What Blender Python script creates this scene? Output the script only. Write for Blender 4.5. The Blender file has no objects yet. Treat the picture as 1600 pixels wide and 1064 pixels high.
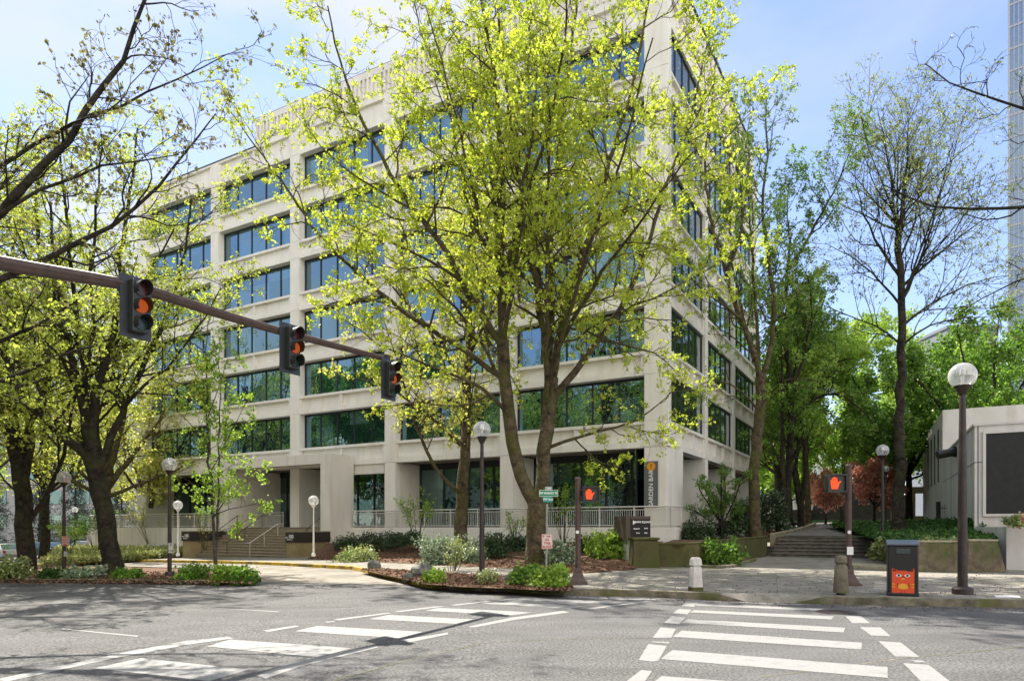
import bpy, bmesh, math, random
import numpy as np
from mathutils import Vector, Matrix
SC = bpy.context.scene
COL = SC.collection
R = math.radians
F = 1088.0            # focal length in photo pixels (1600 wide)
# ---------------------------------------------------------------- camera
cam = bpy.data.objects.new('camera', bpy.data.cameras.new('camera'))
COL.objects.link(cam); SC.camera = cam
cam.location = (0, 0, 1.6); cam.rotation_euler = (R(90), 0, 0)
cam.data.sensor_width = 36; cam.data.lens = 36*F/1600
cam.data.shift_y = 293/1600
cam.data.clip_end = 3000
SC.render.resolution_x = 1024; SC.render.resolution_y = 680
# ---------------------------------------------------------------- light
SUN_EL = R(53); SUN_AZ = math.atan2(-0.62, 0.785)     # clockwise from +Y
SD = Vector((math.sin(SUN_AZ)*math.cos(SUN_EL), math.cos(SUN_AZ)*math.cos(SUN_EL), math.sin(SUN_EL)))
w = bpy.data.worlds.new("World"); SC.world = w; w.use_nodes = True
nt = w.node_tree; bg = nt.nodes['Background']
sky = nt.nodes.new('ShaderNodeTexSky'); sky.sky_type = 'NISHITA'; sky.sun_disc = False
sky.sun_elevation = SUN_EL; sky.sun_rotation = SUN_AZ; sky.air_density = 1.0; sky.dust_density = 0.05; sky.ozone_density = 3.0
tc = nt.nodes.new('ShaderNodeTexCoord')
mp = nt.nodes.new('ShaderNodeMapping'); mp.inputs['Scale'].default_value = (1.0, 1.0, 1.9); mp.inputs['Location'].default_value = (0.37, 0.1, 0.2)
nt.links.new(tc.outputs['Generated'], mp.inputs[0])
cn = nt.nodes.new('ShaderNodeTexNoise'); cn.inputs['Scale'].default_value = 2.1; cn.inputs['Detail'].default_value = 9; cn.inputs['Roughness'].default_value = 0.56; cn.inputs['Distortion'].default_value = 0.35
nt.links.new(mp.outputs[0], cn.inputs['Vector'])
cr = nt.nodes.new('ShaderNodeValToRGB'); cr.color_ramp.elements[0].position = 0.42; cr.color_ramp.elements[1].position = 0.60
cr.color_ramp.elements[0].color = (.24, .24, .24, 1)
nt.links.new(cn.outputs['Fac'], cr.inputs[0])
sx = nt.nodes.new('ShaderNodeSeparateXYZ'); nt.links.new(tc.outputs['Generated'], sx.inputs[0])
mr = nt.nodes.new('ShaderNodeMapRange'); mr.inputs['From Min'].default_value = 0.35; mr.inputs['From Max'].default_value = -0.12
mr.inputs['To Min'].default_value = 0.42; mr.inputs['To Max'].default_value = 1.0
nt.links.new(sx.outputs['X'], mr.inputs['Value'])
mm = nt.nodes.new('ShaderNodeMath'); mm.operation = 'MULTIPLY'
nt.links.new(cr.outputs[0], mm.inputs[0]); nt.links.new(mr.outputs[0], mm.inputs[1])
mx = nt.nodes.new('ShaderNodeMix'); mx.data_type = 'RGBA'
nt.links.new(mm.outputs[0], mx.inputs[0]); 
tn = nt.nodes.new('ShaderNodeMix'); tn.data_type = 'RGBA'; tn.blend_type = 'MULTIPLY'; tn.inputs[0].default_value = 1; tn.inputs[7].default_value = (1.0, .90, .94, 1)
nt.links.new(sky.outputs[0], tn.inputs[6]); nt.links.new(tn.outputs[2], mx.inputs[6]); mx.inputs[7].default_value = (3.0, 3.15, 3.4, 1)

# unseen bright cloud bank behind the viewer, added to lift the shaded facade
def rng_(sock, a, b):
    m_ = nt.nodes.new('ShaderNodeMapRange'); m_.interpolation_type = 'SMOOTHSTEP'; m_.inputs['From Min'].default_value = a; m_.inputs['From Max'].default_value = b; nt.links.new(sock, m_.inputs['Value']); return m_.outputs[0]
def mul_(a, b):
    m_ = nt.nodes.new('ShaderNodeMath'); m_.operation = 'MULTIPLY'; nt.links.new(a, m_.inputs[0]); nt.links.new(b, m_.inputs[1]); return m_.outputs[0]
fill_clouds = mul_(mul_(rng_(sx.outputs['Y'], .05, -.30), rng_(sx.outputs['X'], -.55, -.05)), rng_(cn.outputs['Fac'], .36, .50))
mx2 = nt.nodes.new('ShaderNodeMix'); mx2.data_type = 'RGBA'; nt.links.new(fill_clouds, mx2.inputs[0]); nt.links.new(mx.outputs[2], mx2.inputs[6]); mx2.inputs[7].default_value = (8.8, 8.2, 7.4, 1)
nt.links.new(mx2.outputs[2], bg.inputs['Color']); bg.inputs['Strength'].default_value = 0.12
sun = bpy.data.objects.new('sun', bpy.data.lights.new('sun', 'SUN')); COL.objects.link(sun)
sun.data.energy = 4.8; sun.data.angle = R(0.53); sun.data.color = (1.0, 0.93, 0.82)
sun.rotation_euler = SD.to_track_quat('Z', 'Y').to_euler()
SC.view_settings.view_transform = 'Standard'; SC.view_settings.look = 'None'; SC.view_settings.exposure = 1.3; SC.view_settings.gamma = 1
SC.cycles.max_bounces = 8; SC.cycles.transparent_max_bounces = 6; SC.cycles.transmission_bounces = 4
# ---------------------------------------------------------------- helpers
def g(x):                                    # the road falls gently towards the left
    return 0.026*max(x, -95.0) if x < 0 else 0.0
def P(px, py, dz=0.0):                       # ground point seen at a photo pixel
    s = (px-800)/F; k = (py-825)/F
    if s < 0: k2 = k+0.026*s
    else: k2 = k
    Y = (1.6-dz)/max(k2, 0.004)
    return (s*Y, Y)
def L3(px, py, Y): return ((px-800)/F*Y, Y, 1.6+(825-py)/F*Y)
def mat(name, col, rough=0.8, var=0.0, scale=5.0, bump=0.0, bscale=60.0, metal=0.0, spec=0.3, col2=None, ramp=(0.35, 0.65), detail=6, coat=0, moss=None):
    m = bpy.data.materials.new(name); m.use_nodes = True
    n = m.node_tree.nodes; l = m.node_tree.links; b = n['Principled BSDF']
    b.inputs['Roughness'].default_value = rough; b.inputs['Metallic'].default_value = metal
    b.inputs['Specular IOR Level'].default_value = spec; b.inputs['Coat Weight'].default_value = coat
    c = tuple(col)+(1,)
    if var or col2:
        t = n.new('ShaderNodeTexCoord'); no = n.new('ShaderNodeTexNoise'); no.inputs['Scale'].default_value = scale; no.inputs['Detail'].default_value = detail; no.inputs['Roughness'].default_value = 0.62
        l.new(t.outputs['Object'], no.inputs['Vector'])
        rp = n.new('ShaderNodeValToRGB'); rp.color_ramp.elements[0].position, rp.color_ramp.elements[1].position = ramp
        a = tuple(max(0, v*(1-var)) for v in col); d = col2 or tuple(min(1, v*(1+var)) for v in col)
        rp.color_ramp.elements[0].color = a+(1,); rp.color_ramp.elements[1].color = tuple(d)+(1,)
        l.new(no.outputs['Fac'], rp.inputs[0]); out = rp.outputs[0]
        if moss:                              # a second, larger stain of another colour: (colour, scale, lo, hi)
            n2 = n.new('ShaderNodeTexNoise'); n2.inputs['Scale'].default_value = moss[1]; n2.inputs['Detail'].default_value = 5
            l.new(t.outputs['Object'], n2.inputs['Vector'])
            r2 = n.new('ShaderNodeMapRange'); r2.inputs['From Min'].default_value = moss[2]; r2.inputs['From Max'].default_value = moss[3]
            l.new(n2.outputs['Fac'], r2.inputs['Value'])
            q = n.new('ShaderNodeMix'); q.data_type = 'RGBA'; q.inputs[7].default_value = tuple(moss[0])+(1,)
            l.new(r2.outputs[0], q.inputs[0]); l.new(out, q.inputs[6]); out = q.outputs[2]
        l.new(out, b.inputs['Base Color'])
    else: b.inputs['Base Color'].default_value = c
    if bump:
        t2 = n.new('ShaderNodeTexCoord'); nb = n.new('ShaderNodeTexNoise'); nb.inputs['Scale'].default_value = bscale; nb.inputs['Detail'].default_value = 4
        l.new(t2.outputs['Object'], nb.inputs['Vector'])
        bp = n.new('ShaderNodeBump'); bp.inputs['Strength'].default_value = bump; bp.inputs['Distance'].default_value = 0.09 if 'bark' in name and 'mulch' not in name else 0.02
        l.new(nb.outputs['Fac'], bp.inputs['Height']); l.new(bp.outputs[0], b.inputs['Normal'])
    return m
def leafmat(name, c1, c2, trans=0.5, gloss=0.06, hue=None):
    m = bpy.data.materials.new(name); m.use_nodes = True
    n = m.node_tree.nodes; l = m.node_tree.links; n.remove(n['Principled BSDF']); out = n['Material Output']
    gi = n.new('ShaderNodeNewGeometry'); rp = n.new('ShaderNodeValToRGB')
    rp.color_ramp.elements[0].color = tuple(c1)+(1,); rp.color_ramp.elements[1].color = tuple(c2)+(1,)
    if hue: e = rp.color_ramp.elements.new(0.93); e.color = tuple(c2)+(1,); rp.color_ramp.elements[-1].color = tuple(hue)+(1,)
    l.new(gi.outputs['Random Per Island'], rp.inputs[0])
    t = n.new('ShaderNodeTexCoord'); no = n.new('ShaderNodeTexNoise'); no.inputs['Scale'].default_value = 0.7; no.inputs['Detail'].default_value = 3; l.new(t.outputs['Object'], no.inputs['Vector'])
    mrr = n.new('ShaderNodeMapRange'); mrr.inputs['From Min'].default_value = .3; mrr.inputs['From Max'].default_value = .7; mrr.inputs['To Min'].default_value = .7; mrr.inputs['To Max'].default_value = 1.2
    l.new(no.outputs['Fac'], mrr.inputs['Value'])
    vm = n.new('ShaderNodeVectorMath'); vm.operation = 'SCALE'; l.new(rp.outputs[0], vm.inputs[0]); l.new(mrr.outputs[0], vm.inputs['Scale'])
    d = n.new('ShaderNodeBsdfDiffuse'); tr = n.new('ShaderNodeBsdfTranslucent'); gl = n.new('ShaderNodeBsdfGlossy'); gl.inputs['Roughness'].default_value = .45
    l.new(vm.outputs[0], d.inputs[0]); l.new(vm.outputs[0], tr.inputs[0])
    a = n.new('ShaderNodeMixShader'); a.inputs[0].default_value = trans; l.new(d.outputs[0], a.inputs[1]); l.new(tr.outputs[0], a.inputs[2])
    b = n.new('ShaderNodeMixShader'); b.inputs[0].default_value = gloss; l.new(a.outputs[0], b.inputs[1]); l.new(gl.outputs[0], b.inputs[2])
    l.new(b.outputs[0], out.inputs['Surface']); return m
def glassmat(name, tint, base, k=0.45, wav=0.02, rough=0.01, wscale=1.1, blinds=None):
    m = bpy.data.materials.new(name); m.use_nodes = True
    n = m.node_tree.nodes; l = m.node_tree.links; n.remove(n['Principled BSDF']); out = n['Material Output']
    d = n.new('ShaderNodeBsdfDiffuse'); d.inputs[0].default_value = tuple(base)+(1,)
    if blinds:
        t0 = n.new('ShaderNodeTexCoord'); mp0 = n.new('ShaderNodeMapping'); mp0.inputs['Scale'].default_value = blinds; l.new(t0.outputs['Object'], mp0.inputs[0])
        fl0 = n.new('ShaderNodeVectorMath'); fl0.operation = 'FLOOR'; l.new(mp0.outputs[0], fl0.inputs[0]); wn = n.new('ShaderNodeTexWhiteNoise'); l.new(fl0.outputs[0], wn.inputs['Vector'])
        r0 = n.new('ShaderNodeValToRGB'); r0.color_ramp.elements[0].position = .62; r0.color_ramp.elements[0].color = tuple(base)+(1,); r0.color_ramp.elements[1].position = .95; r0.color_ramp.elements[1].color = (.07, .13, .14, 1)
        l.new(wn.outputs['Value'], r0.inputs[0]); l.new(r0.outputs[0], d.inputs[0])
    gl = n.new('ShaderNodeBsdfGlossy'); gl.inputs[0].default_value = tuple(tint)+(1,); gl.inputs['Roughness'].default_value = rough
    t = n.new('ShaderNodeTexCoord'); no = n.new('ShaderNodeTexNoise'); no.inputs['Scale'].default_value = wscale; no.inputs['Detail'].default_value = 2; l.new(t.outputs['Object'], no.inputs['Vector'])
    bp = n.new('ShaderNodeBump'); bp.inputs['Strength'].default_value = wav; bp.inputs['Distance'].default_value = 1.0; l.new(no.outputs['Fac'], bp.inputs['Height']); l.new(bp.outputs[0], gl.inputs['Normal'])
    lw = n.new('ShaderNodeLayerWeight'); lw.inputs[0].default_value = 0.35
    mr_ = n.new('ShaderNodeMapRange'); mr_.inputs['To Min'].default_value = k; mr_.inputs['To Max'].default_value = 0.95; l.new(lw.outputs['Fresnel'], mr_.inputs['Value'])
    s = n.new('ShaderNodeMixShader'); l.new(mr_.outputs[0], s.inputs[0]); l.new(d.outputs[0], s.inputs[1]); l.new(gl.outputs[0], s.inputs[2])
    l.new(s.outputs[0], out.inputs['Surface']); return m
def emit(name, col, s=1.0):
    m = mat(name, (.02, .02, .02)); b = m.node_tree.nodes['Principled BSDF']
    b.inputs['Emission Color'].default_value = tuple(col)+(1,); b.inputs['Emission Strength'].default_value = s; return m
class MB:
    def __init__(s): s.v = []; s.f = []; s.m = []; s.k = 0
    def add(s, vs, fs, sm=False):
        o = len(s.v); s.v += [tuple(p) for p in vs]; s.f += [tuple(i+o for i in f) for f in fs]; s.m += [s.k]*len(fs)
    def box(s, x0, x1, y0, y1, z0, z1):
        if x0 > x1: x0, x1 = x1, x0
        if y0 > y1: y0, y1 = y1, y0
        s.add([(x0,y0,z0),(x1,y0,z0),(x1,y1,z0),(x0,y1,z0),(x0,y0,z1),(x1,y0,z1),(x1,y1,z1),(x0,y1,z1)],
              [(0,3,2,1),(4,5,6,7),(0,1,5,4),(1,2,6,5),(2,3,7,6),(3,0,4,7)])
    def quad(s, a, b, c, d): s.add([a, b, c, d], [(0, 1, 2, 3)])
    def frus(s, cx, cy, z0, z1, a0, b0, a1, b1):      # tapered box
        s.add([(cx-a0,cy-b0,z0),(cx+a0,cy-b0,z0),(cx+a0,cy+b0,z0),(cx-a0,cy+b0,z0),(cx-a1,cy-b1,z1),(cx+a1,cy-b1,z1),(cx+a1,cy+b1,z1),(cx-a1,cy+b1,z1)],
              [(0,3,2,1),(4,5,6,7),(0,1,5,4),(1,2,6,5),(2,3,7,6),(3,0,4,7)])
    def prism(s, pts, z0, z1):                         # pts counter-clockwise
        n = len(pts); s.add([(p[0], p[1], z0) for p in pts]+[(p[0], p[1], z1) for p in pts],
            [tuple(range(n-1, -1, -1)), tuple(range(n, 2*n))]+[(i, (i+1) % n, n+(i+1) % n, n+i) for i in range(n)])
    def bar(s, p, q, r, n=6, r2=None):
        p = Vector(p); q = Vector(q); d = (q-p).normalized(); u = d.orthogonal().normalized(); v = d.cross(u); r2 = r if r2 is None else r2
        vs = []
        for c, rr in ((p, r), (q, r2)):
            for i in range(n):
                a = 2*math.pi*(i+.5)/n; vs.append(c+u*math.cos(a)*rr+v*math.sin(a)*rr)
        s.add(vs, [(i, (i+1) % n, n+(i+1) % n, n+i) for i in range(n)]+[tuple(range(n-1, -1, -1)), tuple(range(n, 2*n))])
    def lathe(s, prof, n=16, c=(0, 0, 0)):
        vs = []; fs = []
        for r, z in prof:
            for i in range(n):
                a = 2*math.pi*i/n; vs.append((c[0]+r*math.cos(a), c[1]+r*math.sin(a), c[2]+z))
        for j in range(len(prof)-1):
            for i in range(n): fs.append((j*n+i, j*n+(i+1) % n, (j+1)*n+(i+1) % n, (j+1)*n+i))
        fs.append(tuple(range(n-1, -1, -1))); fs.append(tuple((len(prof)-1)*n+i for i in range(n)))
        s.add(vs, fs)
    def build(s, name, mats, parent=None, smooth=False, bevel=0, loc=None):
        me = bpy.data.meshes.new(name); me.from_pydata(s.v, [], s.f); me.update()
        for m in (mats if isinstance(mats, (list, tuple)) else [mats]): me.materials.append(m)
        if any(s.m): me.polygons.foreach_set('material_index', s.m)
        o = bpy.data.objects.new(name, me); COL.objects.link(o)
        if parent: o.parent = parent
        if loc: o.location = loc
        if smooth:
            me.polygons.foreach_set('use_smooth', [True]*len(me.polygons))
            me.set_sharp_from_angle(angle=R(40))
        if bevel:
            b = o.modifiers.new('bevel', 'BEVEL'); b.width = bevel; b.segments = 2; b.limit_method = 'ANGLE'
        return o
def thing(name, label, cat, loc=(0, 0, 0), rz=0.0, group=None):
    o = bpy.data.objects.new(name, None); COL.objects.link(o); o.location = loc; o.rotation_euler = (0, 0, rz)
    o.empty_display_size = .2; return tag(o, label, cat, group)
def tag(o, label, cat, group=None, kind=None):
    o['label'] = label; o['category'] = cat
    if group: o['group'] = group
    if kind: o['kind'] = kind
    return o
def struct(o): o['kind'] = 'structure'; return o
def dup(root, loc, rz=0, label=None, sc=None):
    r = root.copy(); COL.objects.link(r); r.location = loc; r.rotation_euler = (0, 0, rz)
    if sc: r.scale = (sc, sc, sc)
    if label: r['label'] = label
    for ch in [c for c in bpy.data.objects if c.parent == root]:
        c = ch.copy(); COL.objects.link(c); c.parent = r
        for gch in [d for d in bpy.data.objects if d.parent == ch]:
            d = gch.copy(); COL.objects.link(d); d.parent = c
    return r
def text(body, size, m, parent, loc, rot, name='lettering', ax='CENTER', sxx=1.0, ext=0.002, bold=0.0):
    c = bpy.data.curves.new('t', 'FONT'); c.body = body; c.size = size; c.align_x = ax; c.align_y = 'CENTER'; c.extrude = ext; c.offset = bold
    t = bpy.data.objects.new('t', c); COL.objects.link(t)
    dg = bpy.context.evaluated_depsgraph_get(); me = bpy.data.meshes.new_from_object(t.evaluated_get(dg)); me.name = name
    bpy.data.objects.remove(t); bpy.data.curves.remove(c)
    me.materials.clear(); me.materials.append(m)
    o = bpy.data.objects.new(name, me); COL.objects.link(o); o.parent = parent; o.location = loc; o.rotation_euler = rot; o.scale = (sxx, 1, 1); return o
# ---------------------------------------------------------------- materials
M = {}
M['asphalt'] = mat('asphalt', (.088, .087, .088), .9, .5, 30, .5, 120, col2=(.196, .194, .193), ramp=(.36, .66), detail=3.0, spec=.3, moss=((.105, .103, .105), .45, .48, .74))
def patchy(m, sc, lo, hi, f0, f1):               # large soft wear patches multiplied into the colour
    n = m.node_tree.nodes; l = m.node_tree.links; b = n['Principled BSDF']; src = b.inputs['Base Color'].links[0].from_socket
    t = n.new('ShaderNodeTexCoord'); mpn = n.new('ShaderNodeMapping'); mpn.inputs['Scale'].default_value = (sc, sc*2.2, sc); mpn.inputs['Rotation'].default_value = (0, 0, R(20)); l.new(t.outputs['Object'], mpn.inputs[0])
    no = n.new('ShaderNodeTexNoise'); no.inputs['Scale'].default_value = 1; no.inputs['Detail'].default_value = 7; no.inputs['Roughness'].default_value = .65; l.new(mpn.outputs[0], no.inputs['Vector'])
    r_ = n.new('ShaderNodeMapRange'); r_.inputs['From Min'].default_value = lo; r_.inputs['From Max'].default_value = hi; r_.inputs['To Min'].default_value = f0; r_.inputs['To Max'].default_value = f1; l.new(no.outputs['Fac'], r_.inputs['Value'])
    v = n.new('ShaderNodeVectorMath'); v.operation = 'SCALE'; l.new(src, v.inputs[0]); l.new(r_.outputs[0], v.inputs['Scale']); l.new(v.outputs[0], b.inputs['Base Color'])
patchy(M['asphalt'], .5, .3, .7, .74, 1.14); patchy(M['asphalt'], 2.6, .26, .40, .80, 1.0)
M['conc'] = mat('pavement_concrete', (.23, .215, .185), .9, .35, 2.2, .35, 60, ramp=(.3, .7), moss=((.17, .165, .12), .5, .52, .7))
M['drive'] = mat('driveway_concrete', (.22, .2, .17), .9, .35, 1.3, .3, 60, moss=((.13, .12, .1), .3, .5, .7))
M['kerb'] = mat('mossy_kerb', (.16, .145, .105), .95, .5, 3, .5, 30, moss=((.10, .11, .03), 1.0, .48, .62))
M['yellow'] = mat('worn_yellow_kerb', (.52, .34, .03), .8, .3, 4, .4, 30, moss=((.13, .11, .05), 1.3, .47, .66))
M['paint'] = mat('road_paint', (.255, .254, .25), .7, .10, 30, .3, 120, moss=((.20, .20, .197), 5, .52, .78))
patchy(M['paint'], 16, .28, .42, .6, 1.0)
patchy(M['conc'], 1.1, .3, .7, .80, 1.12)
M['mulch'] = mat('bark_mulch', (.085, .045, .027), .95, .6, 14, 1.0, 30, col2=(.26, .14, .085), ramp=(.35, .7))
M['wall'] = mat('cream_precast', (.80, .775, .715), .75, .06, .35, .12, 45, detail=5, moss=((.75, .715, .645), .8, .52, .85))
def streaks(m, k=.80, sc=(1.6, 1.6, .16), lo=.50, hi=.72, tint=(1, .97, .92)):    # run-off marks down the concrete
    n = m.node_tree.nodes; l = m.node_tree.links; b = n['Principled BSDF']; src = b.inputs['Base Color'].links[0].from_socket
    t = n.new('ShaderNodeTexCoord'); mpn = n.new('ShaderNodeMapping'); mpn.inputs['Scale'].default_value = sc; l.new(t.outputs['Object'], mpn.inputs[0])
    no = n.new('ShaderNodeTexNoise'); no.inputs['Scale'].default_value = 1.4; no.inputs['Detail'].default_value = 6; l.new(mpn.outputs[0], no.inputs['Vector'])
    r_ = n.new('ShaderNodeMapRange'); r_.inputs['From Min'].default_value = lo; r_.inputs['From Max'].default_value = hi; l.new(no.outputs['Fac'], r_.inputs['Value'])
    q = n.new('ShaderNodeMix'); q.data_type = 'RGBA'; q.blend_type = 'MULTIPLY'; q.inputs[7].default_value = tuple(k*c for c in tint)+(1,)
    l.new(r_.outputs[0], q.inputs[0]); l.new(src, q.inputs[6]); l.new(q.outputs[2], b.inputs['Base Color'])
streaks(M['wall'], .90)
M['portal'] = mat('cream_stucco', (.69, .665, .61), .8, .06, .4, .15, 40)
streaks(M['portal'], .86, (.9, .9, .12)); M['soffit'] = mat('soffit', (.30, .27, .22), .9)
M['gblue'] = glassmat('tinted_window_glass', (.42, .64, .78), (.008, .022, .028), .40, .018, blinds=(.62, .1, .8))
M['gside'] = glassmat('side_window_glass', (.85, .95, 1.0), (.01, .022, .025), .62, .02)
M['gdark'] = glassmat('ground_floor_glass', (.44, .62, .60), (.006, .016, .016), .32, .014, blinds=(.3, .1, .7))
M['frame'] = mat('dark_frame', (.018, .024, .03), .45, spec=.4)
M['rail'] = mat('pale_rail_paint', (.62, .60, .55), .5, spec=.4)
M['darkmetal'] = mat('dark_metal', (.02, .018, .017), .45, spec=.5)
M['brown'] = mat('brown_pole_paint', (.075, .047, .037), .55, .25, 6, spec=.4)
M['blackpole'] = mat('black_brown_pole', (.035, .025, .022), .5, .3, 5, spec=.4)
M['white'] = mat('white_paint', (.74, .73, .71), .6, .08, 3, .1, 50)
M['whitewall'] = mat('white_rendered_wall', (.62, .60, .57), .8, .06, .7, .15, 40, moss=((.55, .53, .47), .6, .5, .8))
streaks(M['whitewall'], .82, (1.2, 1.2, .15)); M['olive'] = mat('olive_mossy_wall', (.085, .08, .032), .9, .3, 1.6, .3, 40, moss=((.06, .075, .02), .8, .45, .65))
M['beigeband'] = mat('beige_plinth', (.28, .22, .115), .85, .15, 2, .2, 40)
M['darkband'] = mat('dark_brown_band', (.035, .028, .022), .6)
M['planter'] = mat('weathered_planter', (.13, .105, .07), .95, .4, 3, .5, 30, moss=((.055, .075, .02), 1.1, .44, .6))
M['plantercap'] = mat('planter_cap', (.30, .27, .19), .9, .3, 3, .3, 30)
M['rock'] = mat('rock', (.11, .11, .10), .9, .5, 4, .8, 12, moss=((.09, .12, .05), 3, .5, .7))
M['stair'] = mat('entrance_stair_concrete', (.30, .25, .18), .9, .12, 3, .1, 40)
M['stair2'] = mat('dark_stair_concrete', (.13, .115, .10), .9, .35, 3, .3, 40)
M['bark'] = mat('tree_bark', (.055, .042, .025), .95, .5, 3.5, 1.0, 9, col2=(.135, .105, .065), moss=((.085, .085, .025), 1.3, .45, .68))
M['barkdark'] = mat('dark_tree_bark', (.018, .015, .011), .95, .5, 4, 1.0, 9, col2=(.048, .04, .028), moss=((.04, .045, .016), 1.3, .5, .7))
M['barkgrey'] = mat('grey_tree_bark', (.05, .044, .035), .95, .4, 5, 1.0, 10, col2=(.11, .095, .075))
M['lime'] = leafmat('lime_spring_leaves', (.36, .48, .03), (.62, .69, .07), .62, .04, (.56, .46, .10))
M['yel'] = leafmat('yellow_green_spring_leaves', (.42, .47, .06), (.68, .70, .17), .6, .04, (.58, .42, .14))
M['olv'] = leafmat('olive_spring_leaves', (.32, .42, .045), (.58, .64, .11), .62, .03, (.46, .40, .10))
M['grn'] = leafmat('bright_green_leaves', (.20, .37, .03), (.42, .57, .08), .6, .04)
M['mid'] = leafmat('mid_green_leaves', (.08, .20, .02), (.25, .42, .045), .58, .04)
M['dk'] = leafmat('dark_green_leaves', (.018, .045, .014), (.06, .12, .03), .35, .07)
M['conif'] = leafmat('blue_green_needles', (.008, .022, .016), (.03, .055, .035), .2, .06)
M['red'] = leafmat('red_maple_leaves', (.58, .24, .16), (.82, .50, .38), .58, .04)
M['bud'] = leafmat('green_buds', (.20, .26, .05), (.42, .48, .12), .4, .05)
M['brn'] = leafmat('young_bronze_leaves', (.10, .10, .03), (.26, .24, .07), .5, .05)
M['varg'] = leafmat('variegated_leaves', (.10, .20, .03), (.45, .48, .16), .4, .10, (.62, .62, .42))
M['varw'] = leafmat('white_edged_leaves', (.10, .18, .07), (.34, .42, .26), .35, .12, (.6, .62, .5))
M['cover'] = leafmat('ground_cover_leaves', (.03, .085, .02), (.09, .19, .04), .4, .02)
M['coverlt'] = leafmat('pale_ground_cover_leaves', (.20, .25, .06), (.42, .44, .14), .4, .08, (.5, .38, .12))
M['chrome'] = mat('globe_acrylic', (.62, .63, .64), .12, spec=.9, coat=.6)
# ---------------------------------------------------------------- sheets on the ground
def sheet(name, pts, m, dz, thick=0.0, parent=None):
    bm = bmesh.new(); vs = [bm.verts.new((x, y, 0)) for x, y in pts]; bm.faces.new(vs)
    if bm.faces[:] and True:
        bm.normal_update()
        bm.faces.ensure_lookup_table()
        if bm.faces[0].normal.z < 0: bmesh.ops.reverse_faces(bm, faces=bm.faces[:])
    bmesh.ops.triangulate(bm, faces=bm.faces[:])
    for xx in (0.0, -95.0):
        bmesh.ops.bisect_plane(bm, geom=bm.verts[:]+bm.edges[:]+bm.faces[:], plane_co=(xx, 0, 0), plane_no=(1, 0, 0))
    if thick:
        be = [e for e in bm.edges if len(e.link_faces) == 1]
        r = bmesh.ops.extrude_edge_only(bm, edges=be)
        low = {v for v in r['geom'] if isinstance(v, bmesh.types.BMVert)}
    else: low = set()
    for v in bm.verts: v.co.z = g(v.co.x)+dz-(thick if v in low else 0)
    me = bpy.data.meshes.new(name); bm.to_mesh(me); bm.free(); me.materials.append(m)
    o = bpy.data.objects.new(name, me); COL.objects.link(o)
    if parent: o.parent = parent
    return o
def kerb(name, pts, m, w_=0.16, top=0.16, closed=False, flat=None):
    pts = [Vector((p[0], p[1])) for p in pts]
    q = [pts[0]]
    for a, b in zip(pts[:-1], pts[1:]):       # subdivide
        k = max(1, int((b-a).length/1.2))
        for i in range(1, k+1): q.append(a+(b-a)*i/k)
    n = len(q); vs = []; fs = []
    for i, p in enumerate(q):
        t = (q[min(i+1, n-1)]-q[max(i-1, 0)]).normalized(); nn = Vector((-t.y, t.x))
        tp = top if flat is None else flat(p)
        for s, z in ((0, -.05), (0, tp-.02), (.03, tp), (w_, tp), (w_, -.05)):
            c = p+nn*s; vs.append((c.x, c.y, g(p.x)+z))
    for i in range(n-1):
        for j in range(4): fs.append((i*5+j, (i+1)*5+j, (i+1)*5+j+1, i*5+j+1))
    fs.append((0, 1, 2, 3, 4)); fs.append(tuple((n-1)*5+j for j in (4, 3, 2, 1, 0)))
    me = bpy.data.meshes.new(name); me.from_pydata(vs, [], fs); me.materials.append(m)
    o = bpy.data.objects.new(name, me); COL.objects.link(o); return struct(o)
def bank(name, front, back, zf, zb, m, n=24, k=8, bump=.05, seed=1):
    rng = random.Random(seed)
    def at(pl, t):
        d = [0]
        for a, b in zip(pl[:-1], pl[1:]): d.append(d[-1]+math.hypot(b[0]-a[0], b[1]-a[1]))
        s = t*d[-1]
        for i in range(len(pl)-1):
            if s <= d[i+1] or i == len(pl)-2:
                f = (s-d[i])/max(1e-6, d[i+1]-d[i]); return (pl[i][0]+(pl[i+1][0]-pl[i][0])*f, pl[i][1]+(pl[i+1][1]-pl[i][1])*f)
    vs = []; fs = []
    for i in range(n+1):
        a = at(front, i/n); b = at(back, i/n)
        for j in range(k+1):
            t = j/k; x = a[0]+(b[0]-a[0])*t; y = a[1]+(b[1]-a[1])*t
            za = zf(i/n) if callable(zf) else g(x)+zf; zc = zb(i/n) if callable(zb) else zb
            e = t*t*(3-2*t); z = za+(zc-za)*e+(rng.uniform(-bump, bump) if 0 < j < k else 0)
            vs.append((x, y, z))
    for i in range(n):
        for j in range(k): fs.append((i*(k+1)+j, (i+1)*(k+1)+j, (i+1)*(k+1)+j+1, i*(k+1)+j+1))
    me = bpy.data.meshes.new(name); me.from_pydata(vs, [], fs); me.materials.append(m)
    me.polygons.foreach_set('use_smooth', [True]*len(me.polygons))
    o = bpy.data.objects.new(name, me); COL.objects.link(o); return struct(o)
struct(sheet('road', [(-400, -300), (400, -300), (400, 600), (-400, 600)], M['asphalt'], 0))
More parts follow.
